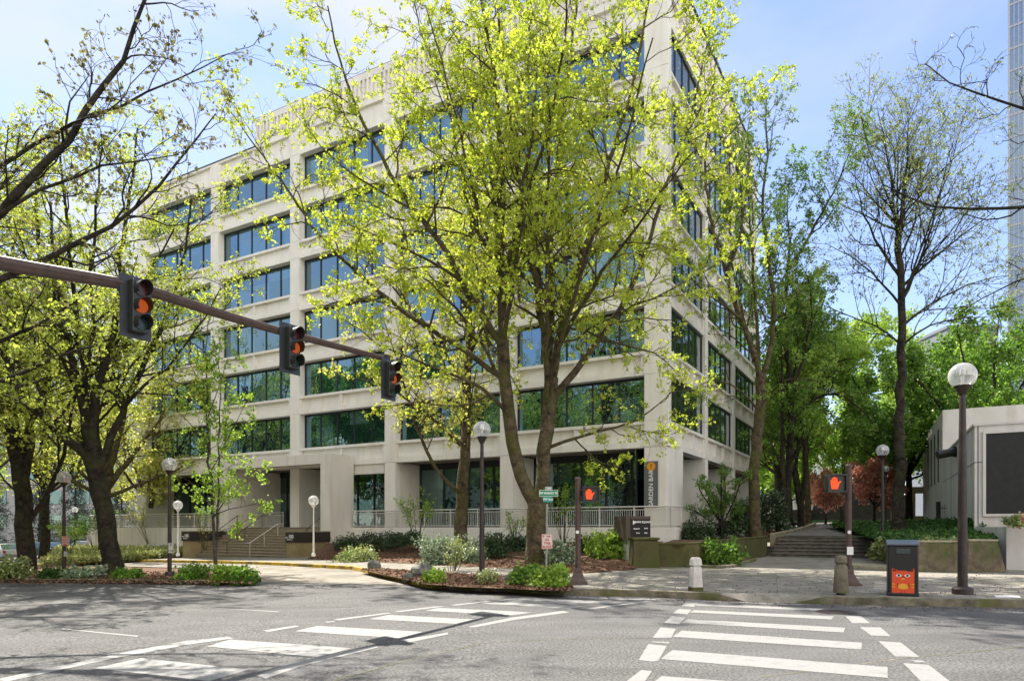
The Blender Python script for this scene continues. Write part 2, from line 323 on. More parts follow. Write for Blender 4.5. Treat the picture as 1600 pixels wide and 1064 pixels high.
# kerb line of the main pavement, measured where road and kerb meet
YC = [P(-60, 891), P(40, 886), P(100, 883.5), P(200, 877.5), P(350, 880), P(430, 883), P(490, 886.5), P(550, 890), P(575, 896), P(600, 901), P(625, 907), P(645, 913), P(662, 917), P(700, 921)]
RC = [P(700, 921), P(800, 925), P(880, 930), P(1000, 932), P(1087, 936)]
RE = [P(1122, 937.8), P(1165, 939.5), P(1240, 942), P(1287, 943.4)]; RI = [P(1150, 927, .15), P(1262, 930, .15)]
RC2 = [P(1087, 936)]+RE+[P(1320, 944), P(1450, 947), P(1600, 949), (16, 13.6), (30, 12.6), (60, 11)]
pav = YC+RC[1:]+[RE[0], RI[0], RI[1]]+RC2[4:]+[(60, 120), (-60, 120)]
struct(sheet('pavement', pav, M['conc'], 0.15))
def ramp(p):                                   # dropped kerb at the crossing
    x = p.x; xs = [e[0] for e in RE]
    return float(np.interp(x, [xs[0], xs[1], xs[2], xs[3]], [.16, .012, .012, .16]))
rm = MB(); rm.add([(RE[0][0], RE[0][1], .15), (RE[1][0], RE[1][1], .0), (RE[2][0], RE[2][1], .0), (RE[3][0], RE[3][1], .15), (RI[1][0], RI[1][1], .15), (RI[0][0], RI[0][1], .15)], [(0, 1, 5), (1, 2, 4, 5), (2, 3, 4)])
struct(rm.build('kerb_ramp', M['conc']))
kerb('yellow_kerb', YC, M['yellow']); kerb('kerb', RC, M['kerb']); kerb('kerb', RC2, M['kerb'], flat=ramp)
# planting island between the road and the driveway
IF = [P(-250, 905), P(0, 910), P(200, 912), P(330, 914), P(395, 913.5)]
IB = [P(408, 908), P(395, 902), P(340, 896), P(275, 891.5), P(200, 889), P(100, 888), P(0, 888), P(-250, 888)]
struct(sheet('planting_island', IF+IB, M['mulch'], 0.13, .2))
kerb('island_kerb', IF+IB, M['kerb'], top=.16)
struct(sheet('driveway', [P(408, 909), P(640, 914), P(660, 915)]+YC[::-1][2:]+[P(-250, 888)]+IB[::-1], M['drive'], 0.004))
# planting bed between the kerb and the path
bedf = [P(563, 890, .15), P(590, 897, .15), P(625, 904, .15), P(662, 913.5, .15), P(720, 918, .15), P(800, 921, .15), P(860, 924.5, .15), P(888, 924, .15)]
bedb = [P(895, 917, .15), P(850, 905, .15), P(760, 899, .15), P(700, 895, .15), P(600, 889, .15)]
struct(sheet('planting_bed', bedf+bedb, M['mulch'], 0.175))
# pavement joints
for i, (a, b) in enumerate([((918, 918), (990, 889)), ((1010, 919), (1060, 889)), ((1120, 922), (1150, 889)), ((1215, 926), (1212, 889)), ((1338, 930), (1320, 889)), ((1450, 933), (1410, 895)), ((1545, 935), (1500, 895)),
        ((925, 906), (1600, 906)), ((960, 896), (1430, 896))]):
    p = Vector(P(a[0], a[1], .15)); q = Vector(P(b[0], b[1], .15)); n_ = (q-p).normalized(); n_ = Vector((-n_.y, n_.x))*.008
    struct(sheet('pavement_joint', [tuple(p-n_), tuple(q-n_), tuple(q+n_), tuple(p+n_)], M['kerb'], .1525))
for a, b in (((520, 1064), (760, 1004)), ((760, 1004), (1040, 996)), ((60, 955), (560, 948)), ((1190, 1058), (1600, 1010))):
    p = Vector(P(*a)); q = Vector(P(*b)); n_ = (q-p).normalized(); n_ = Vector((-n_.y, n_.x))*.012; mid = (p+q)/2+n_*9
    struct(sheet('road_seam', [tuple(p-n_), tuple(mid-n_), tuple(q-n_), tuple(q+n_), tuple(mid+n_), tuple(p+n_)], M['kerb'], .0025))
# ---------------------------------------------------------------- crosswalk paint
quads = [
 [(147,1044),(220,1028),(389,1046),(327,1064)], [(322,1009.5),(360,999),(550,1012.5),(495,1027)], [(460,986),(496,977.5),(662,987),(625,997)],
 [(576,967),(607,960.5),(742,967.5),(712,974.5)], [(665,954),(685,949.5),(832,957),(800,961)], [(750,943),(775,940),(910,947),(890,951)],
 [(800,937),(822,934.8),(975,940),(958,943.5)], [(872,932.6),(890,931),(1032,936),(1010,938.2)],
 [(400,1055),(450,1037),(587,1008),(592,1011),(470,1041),(415,1060)], [(625,1000),(700,988),(700,991),(640,1003.5)], [(730,979),(800,964.5),(880,954),(890,956.5),(800,969),(742,980)],
 [(918,950),(1010,938.5),(1025,938.5),(930,951)],
 [(0,1060),(180,1022),(290,1001),(355,994.5),(366,997),(300,1006),(180,1028),(0,1067)], [(410,985),(462,977),(468,978.5),(420,987)],
 [(508,971),(522,970),(524,971.5),(510,972.5)], [(520,967.5),(605,957),(613,957.8),(530,969)], [(615,955),(680,947),(697,947),(625,956)], [(703,944.8),(760,939),(770,939.5),(712,945.8)],
 [(775,937.8),(818,933.8),(828,934),(784,938.2)],
 [(1065,946.5),(1070,942.3),(1091,942.3),(1085,948)], [(1051.5,957.8),(1060,951.3),(1080.6,952.2),(1074,959.8)], [(1037.5,973),(1049,962.5),(1071,964.4),(1061,975.3)],
 [(1019.7,996.3),(1032,980),(1056,982.2),(1048.7,996.3)], [(1017.8,1003),(1019,1001.8),(1046,1002.8),(1045,1005.3)], [(998,1031),(1013,1006),(1042,1009),(1029,1032),(1020,1033.6)],
 [(975,1067),(1002,1046.5),(1018.8,1048.4),(1006,1067)],
 [(1077,938.4),(1082,937.5),(1270,944.6),(1250,945.6)], [(1084,946),(1092,942.8),(1287,950.8),(1281,954)], [(1076,956.5),(1085,952.8),(1303,962.7),(1299,967.6)],
 [(1064,972.8),(1075,967.2),(1321,980.6),(1318,988)], [(1050.6,994.7),(1065.6,985),(1347,1004),(1346,1014.5)], [(1032,1029.5),(1050.6,1015.4),(1387,1042),(1387,1059)],
 [(1016,1070),(1034,1056),(1445,1088),(1448,1110)],
 [(1321,962.7),(1345,962),(1359.5,973.5),(1332,973.5)], [(1343,979.5),(1376,980),(1392,993.8),(1361.5,992.7)], [(1372.5,1001.4),(1407.5,1003.6),(1437,1026.6),(1399,1025.5)],
 [(1423,1031.6),(1440,1031.6),(1448,1034.9),(1431.5,1034.5)], [(1411,1035.8),(1451,1038.6),(1495,1072.5),(1447,1072.5)], [(1305,952.5),(1322,953),(1328,957),(1312,957)],
 [(96,982.8),(98,981.8),(217,993),(214,994.6)], [(316,949.2),(318,948.7),(437,955),(434,956)], [(82,940),(84,939.6),(162,943.5),(160,944)], [(1571,977),(1574,976.3),(1640,979),(1640,980)],
]
pm = MB()
for i, q in enumerate(quads):
    o = sheet('crosswalk_marking', [P(*p) for p in q], M['paint'], .004); struct(o)
mh = MB(); mh.lathe([(.36, 0), (.36, .006), (.30, .008), (.29, .004), (.0, .004)], 28); o = mh.build('manhole_cover', M['blackpole']); mc = P(1307, 956); o.location = (mc[0], mc[1], .003)
tag(o, 'round iron manhole cover at the edge of the white crossing stripes', 'manhole cover')
# ================================================================ office building
CX, CY = 8.12, 36.5; BR = math.atan2(-.4975, .8675)
ex = Vector((.8675, -.4975, 0)); ey = Vector((.4975, .8675, 0))
def B2W(x, y, z=0): p = Vector((CX, CY, z))+ex*x+ey*y; return (p.x, p.y, p.z)
bld = thing('office_building', 'cream seven storey office block with bands of blue glass behind the trees', 'building', (CX, CY, 0), BR)
LW, RD = 46.3, 24.3
DK = 1.67; Z0 = 5.9; FH = 3.72; WB = 7.3; WH = 2.46; NF = 6
ZT = WB+FH*(NF-1)+WH; ZR = ZT+1.75
colsL = [(0, 1.22)]+[(c-.45, c+.45) for c in (9.71, 18.57, 27.36, 36.15)]+[(45.0, 46.3)]
colsR = [(0, .55)]+[(c-.32, c+.32) for c in (7.9, 15.7)]+[(23.7, 24.3)]
mapL = lambda a, b: (-a, -b)
mapR = lambda a, b: (b, a)
def bx(mb, mp_, a0, a1, b0, b1, z0, z1):
    p = mp_(a0, b0); q = mp_(a1, b1); mb.box(p[0], q[0], p[1], q[1], z0, z1)
colm = MB(); sp = MB()
wt = [WB+FH*k+WH for k in range(NF)]; wb_ = [WB+FH*k for k in range(NF)]
bands = [(Z0, WB)]+[(wt[k], wb_[k+1]) for k in range(NF-1)]+[(ZT, ZR)]
for side, (cols, mp_) in enumerate(((colsL, mapL), (colsR, mapR))):
    for i, (a0, a1) in enumerate(cols):
        if side == 1 and i == 0: a0 = -.0
        # core and face slabs with open joints at each floor
        e = .02 if side else 0
        bx(colm, mp_, a0+.01+(.3 if side == 1 and i == 0 else 0), a1-.01, -.75, .03+e, Z0+.02, ZR-.03)
        for z0, z1 in bands:
            bx(colm, mp_, a0-(.06 if side and i == 0 else 0), a1, -.35, .062+e, z0+.015, z1-.015)
        for k in range(NF): bx(colm, mp_, a0-(.06 if side and i == 0 else 0), a1, -.34, .052+e, wb_[k]+.0, wt[k])
        if not (side == 1 and i == 0):
            bx(colm, mp_, a0+(0 if i else -.0), a1, -3.0 if side == 0 else -2.2, .055+e, DK-.3, Z0)
    for (a0, a1), (c0, c1) in zip(cols[:-1], cols[1:]):
        s0, s1 = a1, c0; ml = (s0+s1)/2
        for j, (z0, z1) in enumerate(bands):
            bx(sp, mp_, s0, s1, -.62, -.17, z0, z1)
            bx(sp, mp_, s0, s1, -.18, -.012, z0, z0+(.30 if j else .36))
            bx(sp, mp_, s0, s1, -.18, .05, z1-.17, z1)
            ribs = (s0+.09, ml, s1-.09) if side == 0 else (s0+.09, s0+(s1-s0)*.34, s0+(s1-s0)*.67, s1-.09)
            for rr in ribs: bx(sp, mp_, rr-.11, rr+.11, -.18, -.014, z0+(.30 if j else .36), z1-.17)
colm.build('column', M['wall'], bld, bevel=.012); sp.build('spandrel', M['wall'], bld)
# body: roof deck, floor slabs, soffit, hidden walls
rf = MB(); rf.box(-LW+.7, -.7, .7, RD-.3, ZR-.5, ZR-.35); rf.build('roof', M['soffit'], bld)
so = MB(); so.box(-LW+.2, -.2, .6, RD-.2, Z0+.06, Z0+.3); so.build('soffit', M['soffit'], bld)
hw = MB(); hw.box(-LW+.1, -LW+.5, .8, RD, -1, ZR-.05); hw.box(-LW+.5, -.5, RD-.4, RD-.1, -1, ZR-.05)
for k in range(NF): hw.box(-LW+.6, -.66, .66, RD-.5, wb_[k]-.5, wb_[k]-.2)
hw.build('rear_wall', M['wall'], bld)
# roof screen of ribbed panels with a dark coping
sc = MB(); sc.box(-31.5, -.02, .02, .30, ZR+.0, ZR+2.0); sc.box(-31.5, -.02, -.14, .02, ZR+1.55, ZR+2.0); sc.box(-31.5, -.02, -.05, .02, ZR, ZR+.28); sc.box(-.32, -.03, .30, RD-1, ZR, ZR+2.0); sc.box(-31.5, -31.2, .30, 9, ZR, ZR+2)
x = -31.3
while x < -.2:
    sc.box(x, x+.15, -.14, .02, ZR+.28, ZR+1.55); x += .36
x = .5
while x < RD-1.3:
    sc.box(-.02, .04, x, x+.17, ZR+.28, ZR+1.55); x += .36
sc.build('roof_screen', M['wall'], bld)
cp = MB(); cp.box(-31.6, .06, -.08, .40, ZR+2.0, ZR+2.09); cp.box(-.42, .08, .40, RD-.9, ZR+2.0, ZR+2.09)
cp.box(-LW-.02, -31.5, -.1, .35, ZR+.0, ZR+.06); cp.build('coping', M['frame'], bld)
# windows
for side, (cols, mp_, gm) in enumerate(((colsL, mapL, M['gblue']), (colsR, mapR, M['gside']))):
    for (a0, a1), (c0, c1) in zip(cols[:-1], cols[1:]):
        for k in range(NF):
            z0, z1 = wb_[k], wt[k]; s0, s1 = a1, c0
            m_ = MB(); gb = .36*side; bx(m_, mp_, s0+.005, s1-.005, -.60+gb, -.54+gb, z0, z1); wo = m_.build('window', gm, bld)
            f = MB(); d0, d1 = -.54+gb, -.49+gb
            bx(f, mp_, s0+.004, s0+.10, d0, d1, z0, z1); bx(f, mp_, s1-.10, s1-.004, d0, d1, z0, z1)
            bx(f, mp_, s0+.1, s1-.1, d0, d1, z0, z0+.07); bx(f, mp_, s0+.1, s1-.1, d0, d1, z1-.14, z1)
            nn = 5
            for q in range(1, nn):
                c = s0+(s1-s0)*q/nn; bx(f, mp_, c-.035, c+.035, d0, d1+.01, z0+.07, z1-.14)
            f.build('frame', M['frame'], wo)
# ground floor glazing, set back under the building
def shop(mp_, s0, s1, b, nn, name='shopfront', zt=Z0+.06):
    m_ = MB(); bx(m_, mp_, s0, s1, b-.06, b, DK, zt); wo = m_.build(name, M['gdark'], bld)
    f = MB()
    bx(f, mp_, s0, s1, b, b+.06, DK, DK+.10); bx(f, mp_, s0, s1, b, b+.06, zt-.42, zt)
    for q in range(nn+1):
        c = s0+.06+(s1-s0-.12)*q/nn; bx(f, mp_, c-.055, c+.055, b, b+.07, DK+.10, zt-.42)
    f.build('frame', M['frame'], wo)
for (a0, a1), (c0, c1), nn in zip(colsL[:-1], colsL[1:], (5, 4, 5, 5, 4)): shop(mapL, a1, c0, -2.6, nn)
for (a0, a1), (c0, c1) in zip(colsR[:-1], colsR[1:]): shop(mapR, a1, c0, -1.9, 4)
# beam end and a white inner panel seen through the opening beside the entrance
ip = MB(); ip.box(-22.4, -19.2, -.4+.5, .55, 5.25, 5.9); ip.build('lintel', M['portal'], bld)
# deck
dk = MB(); dk.box(-22.0, .35, -.38, 3.2, DK-.14, DK); dk.box(-53.0, -32.4, -.38, 3.2, DK-.14, DK); dk.box(-32.4, -22.0, -1.6, 3.2, DK-.14, DK); dk.box(-1.9, .35, 3.2, 9, DK-.14, DK)
dk.build('deck', M['soffit'], bld)
dw = MB(); dw.prism([(-21.65, -.46), (.43, -.46), (.43, 8.6), (.1, 8.6), (.1, -.12), (-21.65, -.12)], -.5, DK-.02); dw.build('deck_wall', M['wall'], bld, bevel=.01)
dw = MB(); dw.prism([(-53.1, -.46), (-32.65, -.46), (-32.65, -.12), (-52.8, -.12), (-52.8, 8), (-53.1, 8)], -2.6, DK-.02); dw.build('deck_wall', M['wall'], bld, bevel=.01)
# entrance portal
pt = MB(); PF = -2.3; PX0, PX1 = -32.6, -21.7
pt.box(PX0, PX0+.85, PF, -.06, -1.2, 6.5); pt.box(PX1-.85, PX1, PF, -.06, -1.2, 6.5); pt.box(PX0+.85, PX1-.85, PF, PF+.55, 5.83, 6.5); pt.box(PX0+.85, PX1-.85, PF+.55, -.06, 6.3, 6.5)
pt.box(PX0+.02, PX0+.85, -.06, 2.6, DK-.3, Z0)
pt.build('entrance_portal', M['portal'], bld, bevel=.015)
# wall lamp and small camera arm on the corner column
wl = MB(); wl.bar((-.25, -.06, 6.55), (-.25, -.5, 6.75), .025); wl.bar((-.25, -.5, 6.75), (-.25, -.5, 6.5), .07); wl.box(-.34, -.16, -.16, -.06, 6.1, 6.6); wl.bar((-.2, -.1, 6.1), (.05, -.1, 5.75), .02); wl.build('wall_fixture', M['rail'], bld)
ll = MB(); ll.bar((-46.3, .1, 7.1), (-47.9, -.1, 7.15), .04); ll.box(-48.3, -47.7, -.2, .0, 7.08, 7.2); ll.build('wall_fixture', M['rail'], bld)
# ---------------------------------------------------------------- entrance steps
st = MB(); n = 11; zb = -.32
for i in range(n):
    z1 = zb+(DK-zb)*(i+1)/n-.002; st.box(-31.72, -22.38, -4.86+.30*i, -1.62, z1-(DK-zb)/n-.05, z1-.04); st.box(-31.72, -22.38, -4.92+.30*i, -1.62, z1-.04, z1)
sto = st.build('entrance_steps', M['stair'], None, bevel=.015); sto.location = (CX, CY, 0); sto.rotation_euler = (0, 0, BR)
tag(sto, 'wide beige concrete steps climbing to the office entrance portal', 'steps')
def pedestal(x0, x1, lab, num=None):
    t = thing('pedestal_wall', lab, 'pedestal', (CX, CY, 0), BR, 'pedestals beside the entrance steps')
    b = MB(); b.box(x0, x1, -5.3, PF-.02, -.6, .72); b.build('plinth', M['beigeband'], t, bevel=.01)
    b = MB(); b.box(x0-.05, x1+.05, -5.36, PF-.02, .72, 1.36); b.build('dark_band', M['darkband'], t)
    b = MB(); b.box(x0-.05, x1+.05, -5.36, PF-.02, 1.362, 1.42); b.build('capstone', M['plantercap'], t)
    cx = (x0+x1)/2
    text('100', .30, M['white'], t, (cx+.1, -5.37, 1.08), (R(90), 0, 0), 'numerals', bold=.008)
    text('SW', .14, M['white'], t, (cx-.26, -5.37, 1.02), (R(90), 0, 0), 'lettering', bold=.004); text('MARKET ST', .09, M['white'], t, (cx-.02, -5.37, .9), (R(90), 0, 0), 'lettering', bold=.003)
pedestal(-22.38, -21.68, 'low beige wall with dark numbered band at the right of the entrance steps')
pedestal(-32.55, -31.72, 'low beige wall with dark numbered band behind the young tree, left of the steps')
def handrail(x, y0, y1, z0, z1, m, lab):
    t = thing('handrail', lab, 'handrail', (CX, CY, 0), BR, 'handrails on the entrance steps')
    b = MB(); b.bar((x, y0-.3, z0+.88), (x, y0, z0+.9), .025); b.bar((x, y0, z0+.9), (x, y1, z1+.9), .025); b.bar((x, y1, z1+.9), (x, y1+.5, z1+.9), .025); b.build('rail', m, t)
    for yy in (y0, (y0+y1)/2, y1):
        zz = z0+(z1-z0)*(yy-y0)/(y1-y0); b = MB(); b.bar((x, yy, zz-.05), (x, yy, zz+.9), .02); b.build('post', m, t)
handrail(-28.7, -4.7, -1.8, -.25, 1.6, M['darkmetal'], 'dark metal handrail in the middle of the entrance steps')
handrail(-22.7, -4.7, -1.8, -.25, 1.6, M['darkmetal'], 'dark metal handrail along the numbered pedestal right of the steps')
handrail(-31.3, -4.7, -1.8, -.25, 1.6, M['darkmetal'], 'dark metal handrail at the young tree side of the entrance steps')
handrail(-26.2, -4.9, -2.6, -.25, 1.0, M['rail'], 'short pale steel handrail on the lower entrance steps')
# ---------------------------------------------------------------- railings on the deck
def railing(pts, lab, z=DK, h=1.07, group='railings around the raised deck', sp_=.125, m=None):
    m = m or M['rail']
    t = thing('railing', lab, 'railing', (CX, CY, 0), BR, group)
    r_ = MB(); ba = MB()
    for a, b in zip(pts[:-1], pts[1:]):
        a = Vector((a[0], a[1], z)); b = Vector((b[0], b[1], z)); d = b-a; Ln = d.length; d.normalize()
        up = Vector((0, 0, 1))
        r_.bar(a+up*h, b+up*h, .038, 4); r_.bar(a+up*(h-.16), b+up*(h-.16), .022, 4); r_.bar(a+up*.08, b+up*.08, .025, 4)
        k = int(Ln/sp_)
        for i in range(1, k): c = a+d*(Ln*i/k); ba.bar(c+up*.1, c+up*(h-.17), .013, 4)
        np_ = max(1, int(round(Ln/1.9)))
        for i in range(np_+1):
            c = a+d*(Ln*i/np_); b3 = MB(); b3.bar(c, c+up*(h-.03), .032, 4); b3.build('post', m, t)
    r_.build('rails', m, t); ba.build('balusters', m, t)
railing([(-21.5, -.3), (.28, -.3), (.28, 7.4)], 'cream metal railing along the raised deck from the portal round to the corner column')
railing([(-52.9, 1.5), (-52.9, -.3), (-32.8, -.3)], 'cream metal railing on the deck beyond the entrance portal')
railing([(-30.6, .2), (-28.8, .2)], 'short pale railing at the head of the entrance steps')
# ---------------------------------------------------------------- banner
bn = thing('banner_sign', 'tall grey vertical banner with orange disc and white lettering on the corner column', 'sign', B2W(-.82, -.085, 0), BR)
b = MB(); b.box(-.37, .37, -.02, 0, 2.72, 5.14); b.build('panel', mat('banner_grey', (.12, .13, .13), .6), bn)
b = MB(); b.prism([(.23*math.cos(a*math.pi/14), .23*math.sin(a*math.pi/14)) for a in range(28)], 0, .008); o = b.build('disc', mat('banner_orange', (.75, .30, .03), .6), bn); o.location = (0, -.021, 4.86); o.rotation_euler = (R(90), 0, 0)
b = MB(); b.box(-.015, .015, -.034, -.03, 4.74, 4.92)
for q in (-.045, -.015, .015, .045): b.box(q-.007, q+.007, -.034, -.03, 4.92, 5.0)
b.box(-.052, .052, -.0342, -.0302, 4.90, 4.93); b.build('fork_emblem', mat('banner_brown', (.2, .08, .02), .6), bn)
text('GARDEN BAR', .33, M['white'], bn, (0.0, -.024, 3.66), (R(90), R(-90), 0), 'lettering', bold=.006)
# ================================================================ planted bank in front of the deck wall
def Bp(x, y): p = B2W(x, y); return (p[0], p[1])
pathtop = [P(478, 873, .15), P(560, 877, .15), P(650, 881, .15), P(750, 886, .15), P(850, 891, .15), P(905, 896, .15), P(990, 890, .15)]
bank('mulch_bank', pathtop, [Bp(-21.7, -2.2), Bp(-21.6, -.5), Bp(-14, -.5), Bp(-7, -.5), Bp(0, -.5)], .16, lambda t: .62+.30*t, M['mulch'], 30, 9, .04)
bank('mulch_bank', [P(62, 884, .2), P(105, 881, .2), P(150, 877.5, .2), P(220, 873.0, .2), P(292, 869.5, .2)], [Bp(-56, -.6), Bp(-50, -.6), Bp(-45, -.6), Bp(-38, -.6), Bp(-32.7, -.6)], .17, lambda t: -.7+.95*t, M['mulch'], 30, 8, .04, 2)
# ================================================================ olive retaining wall with pier
pw = thing('retaining_wall', 'low olive green mossy wall with square capped pier at the corner of the bank', 'wall')
a = P(990, 887, .15); b_ = P(1027, 886.5, .15)
r_ = BR*.15
b = MB(); b.frus(0, 0, .10, 1.17, .50, .5, .44, .46); o = b.build('pier', M['olive'], pw, bevel=.02); pc = ((a[0]+b_[0])/2, a[1]+.45); o.location = (pc[0], pc[1], 0)
b = MB(); b.box(-.5, .5, -.52, .52, 1.17, 1.26); o = b.build('pier_cap', M['olive'], pw, bevel=.03); o.location = (pc[0], pc[1], 0)
wpts = [(pc[0]+.42, pc[1]+.05), P(1060, 887.0, .15), P(1100, 884.5, .15), P(1140, 879.5, .15), P(1175, 873.5, .15), P(1205, 869, .15)]
wpts[-1] = (13.0, 35.4); wpts[-2] = (11.3, 33.2); wpts[-3] = (9.4, 30.2)
wpts.append((13.5, 36.8))
def wall_along(pts, h0, h1, th, z0=.0):
    v = []; fs = []; pts = [Vector(p) for p in pts]; q = [pts[0]]
    for a, b in zip(pts[:-1], pts[1:]):
        k = max(1, int((b-a).length/.6))
        for i in range(1, k+1): q.append(a+(b-a)*i/k)
    for _ in range(4): q = [q[0]]+[(q[i-1]+q[i]*2+q[i+1])/4 for i in range(1, len(q)-1)]+[q[-1]]
    n = len(q)
    for i, p in enumerate(q):
        t = (q[min(i+1, n-1)]-q[max(i-1, 0)]).normalized(); nn = Vector((-t.y, t.x)); h = h0+(h1-h0)*i/(n-1)
        for s, z in ((0, z0), (0, h-.03), (-.03, h-.02), (-.03, h+.03), (th, h+.03), (th, z0)): c = p+nn*s; v.append((c.x, c.y, z))
    for i in range(n-1):
        for j in range(5): fs.append((i*6+j, (i+1)*6+j, (i+1)*6+j+1, i*6+j+1))
    fs.append(tuple(range(6))); fs.append(tuple((n-1)*6+j for j in range(5, -1, -1)))
    return v, fs
v, fs = wall_along(wpts, 1.02, 1.18, .28, .05); b = MB(); b.add(v, fs); b.build('curved_wall', M['olive'], pw)
bank('raised_bed', [(pc[0]+.6, pc[1]+.4), P(1060, 887.0, .15), (9.3, 30.5), (11.2, 33.5), (12.9, 35.7), (13.5, 37), (16.5, 44), (24, 60)], [Bp(.45, -.3), Bp(.45, 1), Bp(.45, 3), Bp(.45, 8), Bp(.45, 12), Bp(.45, 16), Bp(.45, 24), Bp(1.0, 35)],
     lambda t: .98+(max(0, t-.45)*1.4), lambda t: 1.0+(max(0, t-.45)*1.4), M['mulch'], 30, 5, .03, 3)
# small kerbed bed in front of the curved wall
kb = [P(1072, 886, .15), P(1118, 888, .15), P(1148, 886.5, .15), P(1183, 875.5, .15)]
struct(sheet('small_bed', kb+[(11.0, 32.8), (9.3, 30.0)], M['mulch'], .2)); kerb('small_bed_kerb', kb, M['kerb'], top=.26)
# ================================================================ plaza steps and walkway
ZP = 1.16
ps = MB(); S0 = Vector((13.25, 35.6)); dx = Vector((.8675, -.4975)); dy = Vector((.4975, .8675)); Wd = 4.9
for i in range(6):
    z1 = .15+(ZP-.15)*(i+1)/6; o_ = S0+dy*(.36*i); e_ = S0+dy*3.4
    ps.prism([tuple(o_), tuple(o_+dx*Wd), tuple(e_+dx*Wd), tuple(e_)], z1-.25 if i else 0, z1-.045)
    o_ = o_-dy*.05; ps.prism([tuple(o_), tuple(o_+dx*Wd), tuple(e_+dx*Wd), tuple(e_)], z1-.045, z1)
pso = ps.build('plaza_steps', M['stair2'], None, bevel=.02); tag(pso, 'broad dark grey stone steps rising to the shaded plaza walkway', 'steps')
def zpl(p): d = (Vector(p[:2])-S0).dot(dy); return ZP+max(0, d-2)*.030
pl = [S0+dy*3.3, S0+dy*3.3+dx*Wd, S0+dy*45+dx*4.5, S0+dy*45-dx*6, S0+dy*22-dx*.3, S0+dy*10]
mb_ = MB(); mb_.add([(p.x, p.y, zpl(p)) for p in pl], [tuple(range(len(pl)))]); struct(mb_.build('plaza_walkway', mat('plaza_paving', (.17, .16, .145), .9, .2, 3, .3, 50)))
v, fs = wall_along([tuple(S0+dy*2-dx*.1), tuple(S0+dy*6), tuple(S0+dy*12), tuple(S0+dy*24-dx*.5)], 1.30, 2.0, .3, .6)
b = MB(); b.add(v, fs); tag(b.build('edging_wall', M['plantercap'], None), 'low pale stone edging running beside the plaza walkway under the trees', 'wall')
# back of plaza: upper dark stairs, hedge-dark wall
pe = S0+dy*45; zz = zpl(pe)
b = MB()
for i in range(26):
    o_ = pe+dy*(.4*i)-dx*3.5; b.prism([tuple(o_), tuple(o_+dx*8.5), tuple(o_+dx*8.5+dy*16), tuple(o_+dy*16)], zz+.17*i-.3, zz+.17*(i+1))
b.prism([tuple(pe-dx*6), tuple(pe-dx*3.5), tuple(pe-dx*3.5+dy*6), tuple(pe-dx*6+dy*6)], zz-.5, zz+1.2)
b.prism([tuple(pe+dx*5), tuple(pe+dx*5.7), tuple(pe+dx*5.7+dy*6), tuple(pe+dx*5+dy*6)], zz-.5, zz+2.6)
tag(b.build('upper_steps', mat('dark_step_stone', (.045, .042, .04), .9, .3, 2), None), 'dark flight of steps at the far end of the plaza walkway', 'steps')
struct(sheet('upper_ground', [(15, 75), (-5, 95), (-5, 160), (120, 160), (120, 60), (60, 50), (33, 70)], M['cover'], 2.4))
# ================================================================ right: planters and white building
def trap(name, lab, px0, px1, topx0, topx1, pyb, zt, dpt, m, rz=0.0, grp=None):
    a = P(px0, pyb, .15); c = P(px1, pyb, .15); wdt = math.hypot(c[0]-a[0], c[1]-a[1]); t = thing(name, lab, 'planter', ((a[0]+c[0])/2, a[1], .15), rz, grp)
    l0 = -wdt/2; l1 = wdt/2; k0 = (topx0-px0)/F*a[1]; k1 = (topx1-px1)/F*a[1]; h = zt-.15
    b = MB(); b.add([(l0, 0, 0), (l1, 0, 0), (l1, dpt, 0), (l0, dpt, 0), (l0+k0, .18, h), (l1+k1, .18, h), (l1+k1, dpt-.1, h), (l0+k0, dpt-.1, h)],
                    [(0,3,2,1),(4,5,6,7),(0,1,5,4),(1,2,6,5),(2,3,7,6),(3,0,4,7)]); b.build('body', m, t, bevel=.02)
    b = MB(); b.box(l0+k0-.02, l1+k1+.02, .16, dpt-.08, h+.001, h+.06); b.build('cap', M['plantercap'], t, bevel=.01); return t
trap('concrete_planter', 'tapered mossy concrete planter between the long planter and the white wall', 1512, 1573, 1519, 1565, 894, 1.17, 1.6, M['planter'])
trap('concrete_planter', 'long mossy concrete planter behind the tall globe lamp, filled with ground cover', 1430, 1511, 1433, 1511, 893.5, 1.13, 1.2, M['planter'])
rw = thing('retaining_wall', 'dark low concrete wall with slab bench at the right of the plaza steps', 'wall', (0, 0, 0))
b = MB(); q0 = S0+dx*Wd+dx*.02
b.prism([tuple(q0-dy*.9), tuple(q0-dy*.9+dx*.6), tuple(q0+dy*20+dx*.6), tuple(q0+dy*20)], 0.1, 1.30); b.prism([tuple(q0-dy*.9+dx*.6), tuple(q0-dy*7.3+dx*.4), tuple(q0-dy*7.3+dx*1.0), tuple(q0-dy*.5+dx*1.4)], .1, 1.0)
b.build('wall_body', M['planter'], rw, bevel=.02)
a = P(1333, 889, .15); c = P(1432, 893, .15)
b = MB(); b.prism([a, c, (c[0]+.1, c[1]+2.0), (a[0]+.9, a[1]+2.2)], .15, .29); b.build('slab', M['plantercap'], rw, bevel=.015)
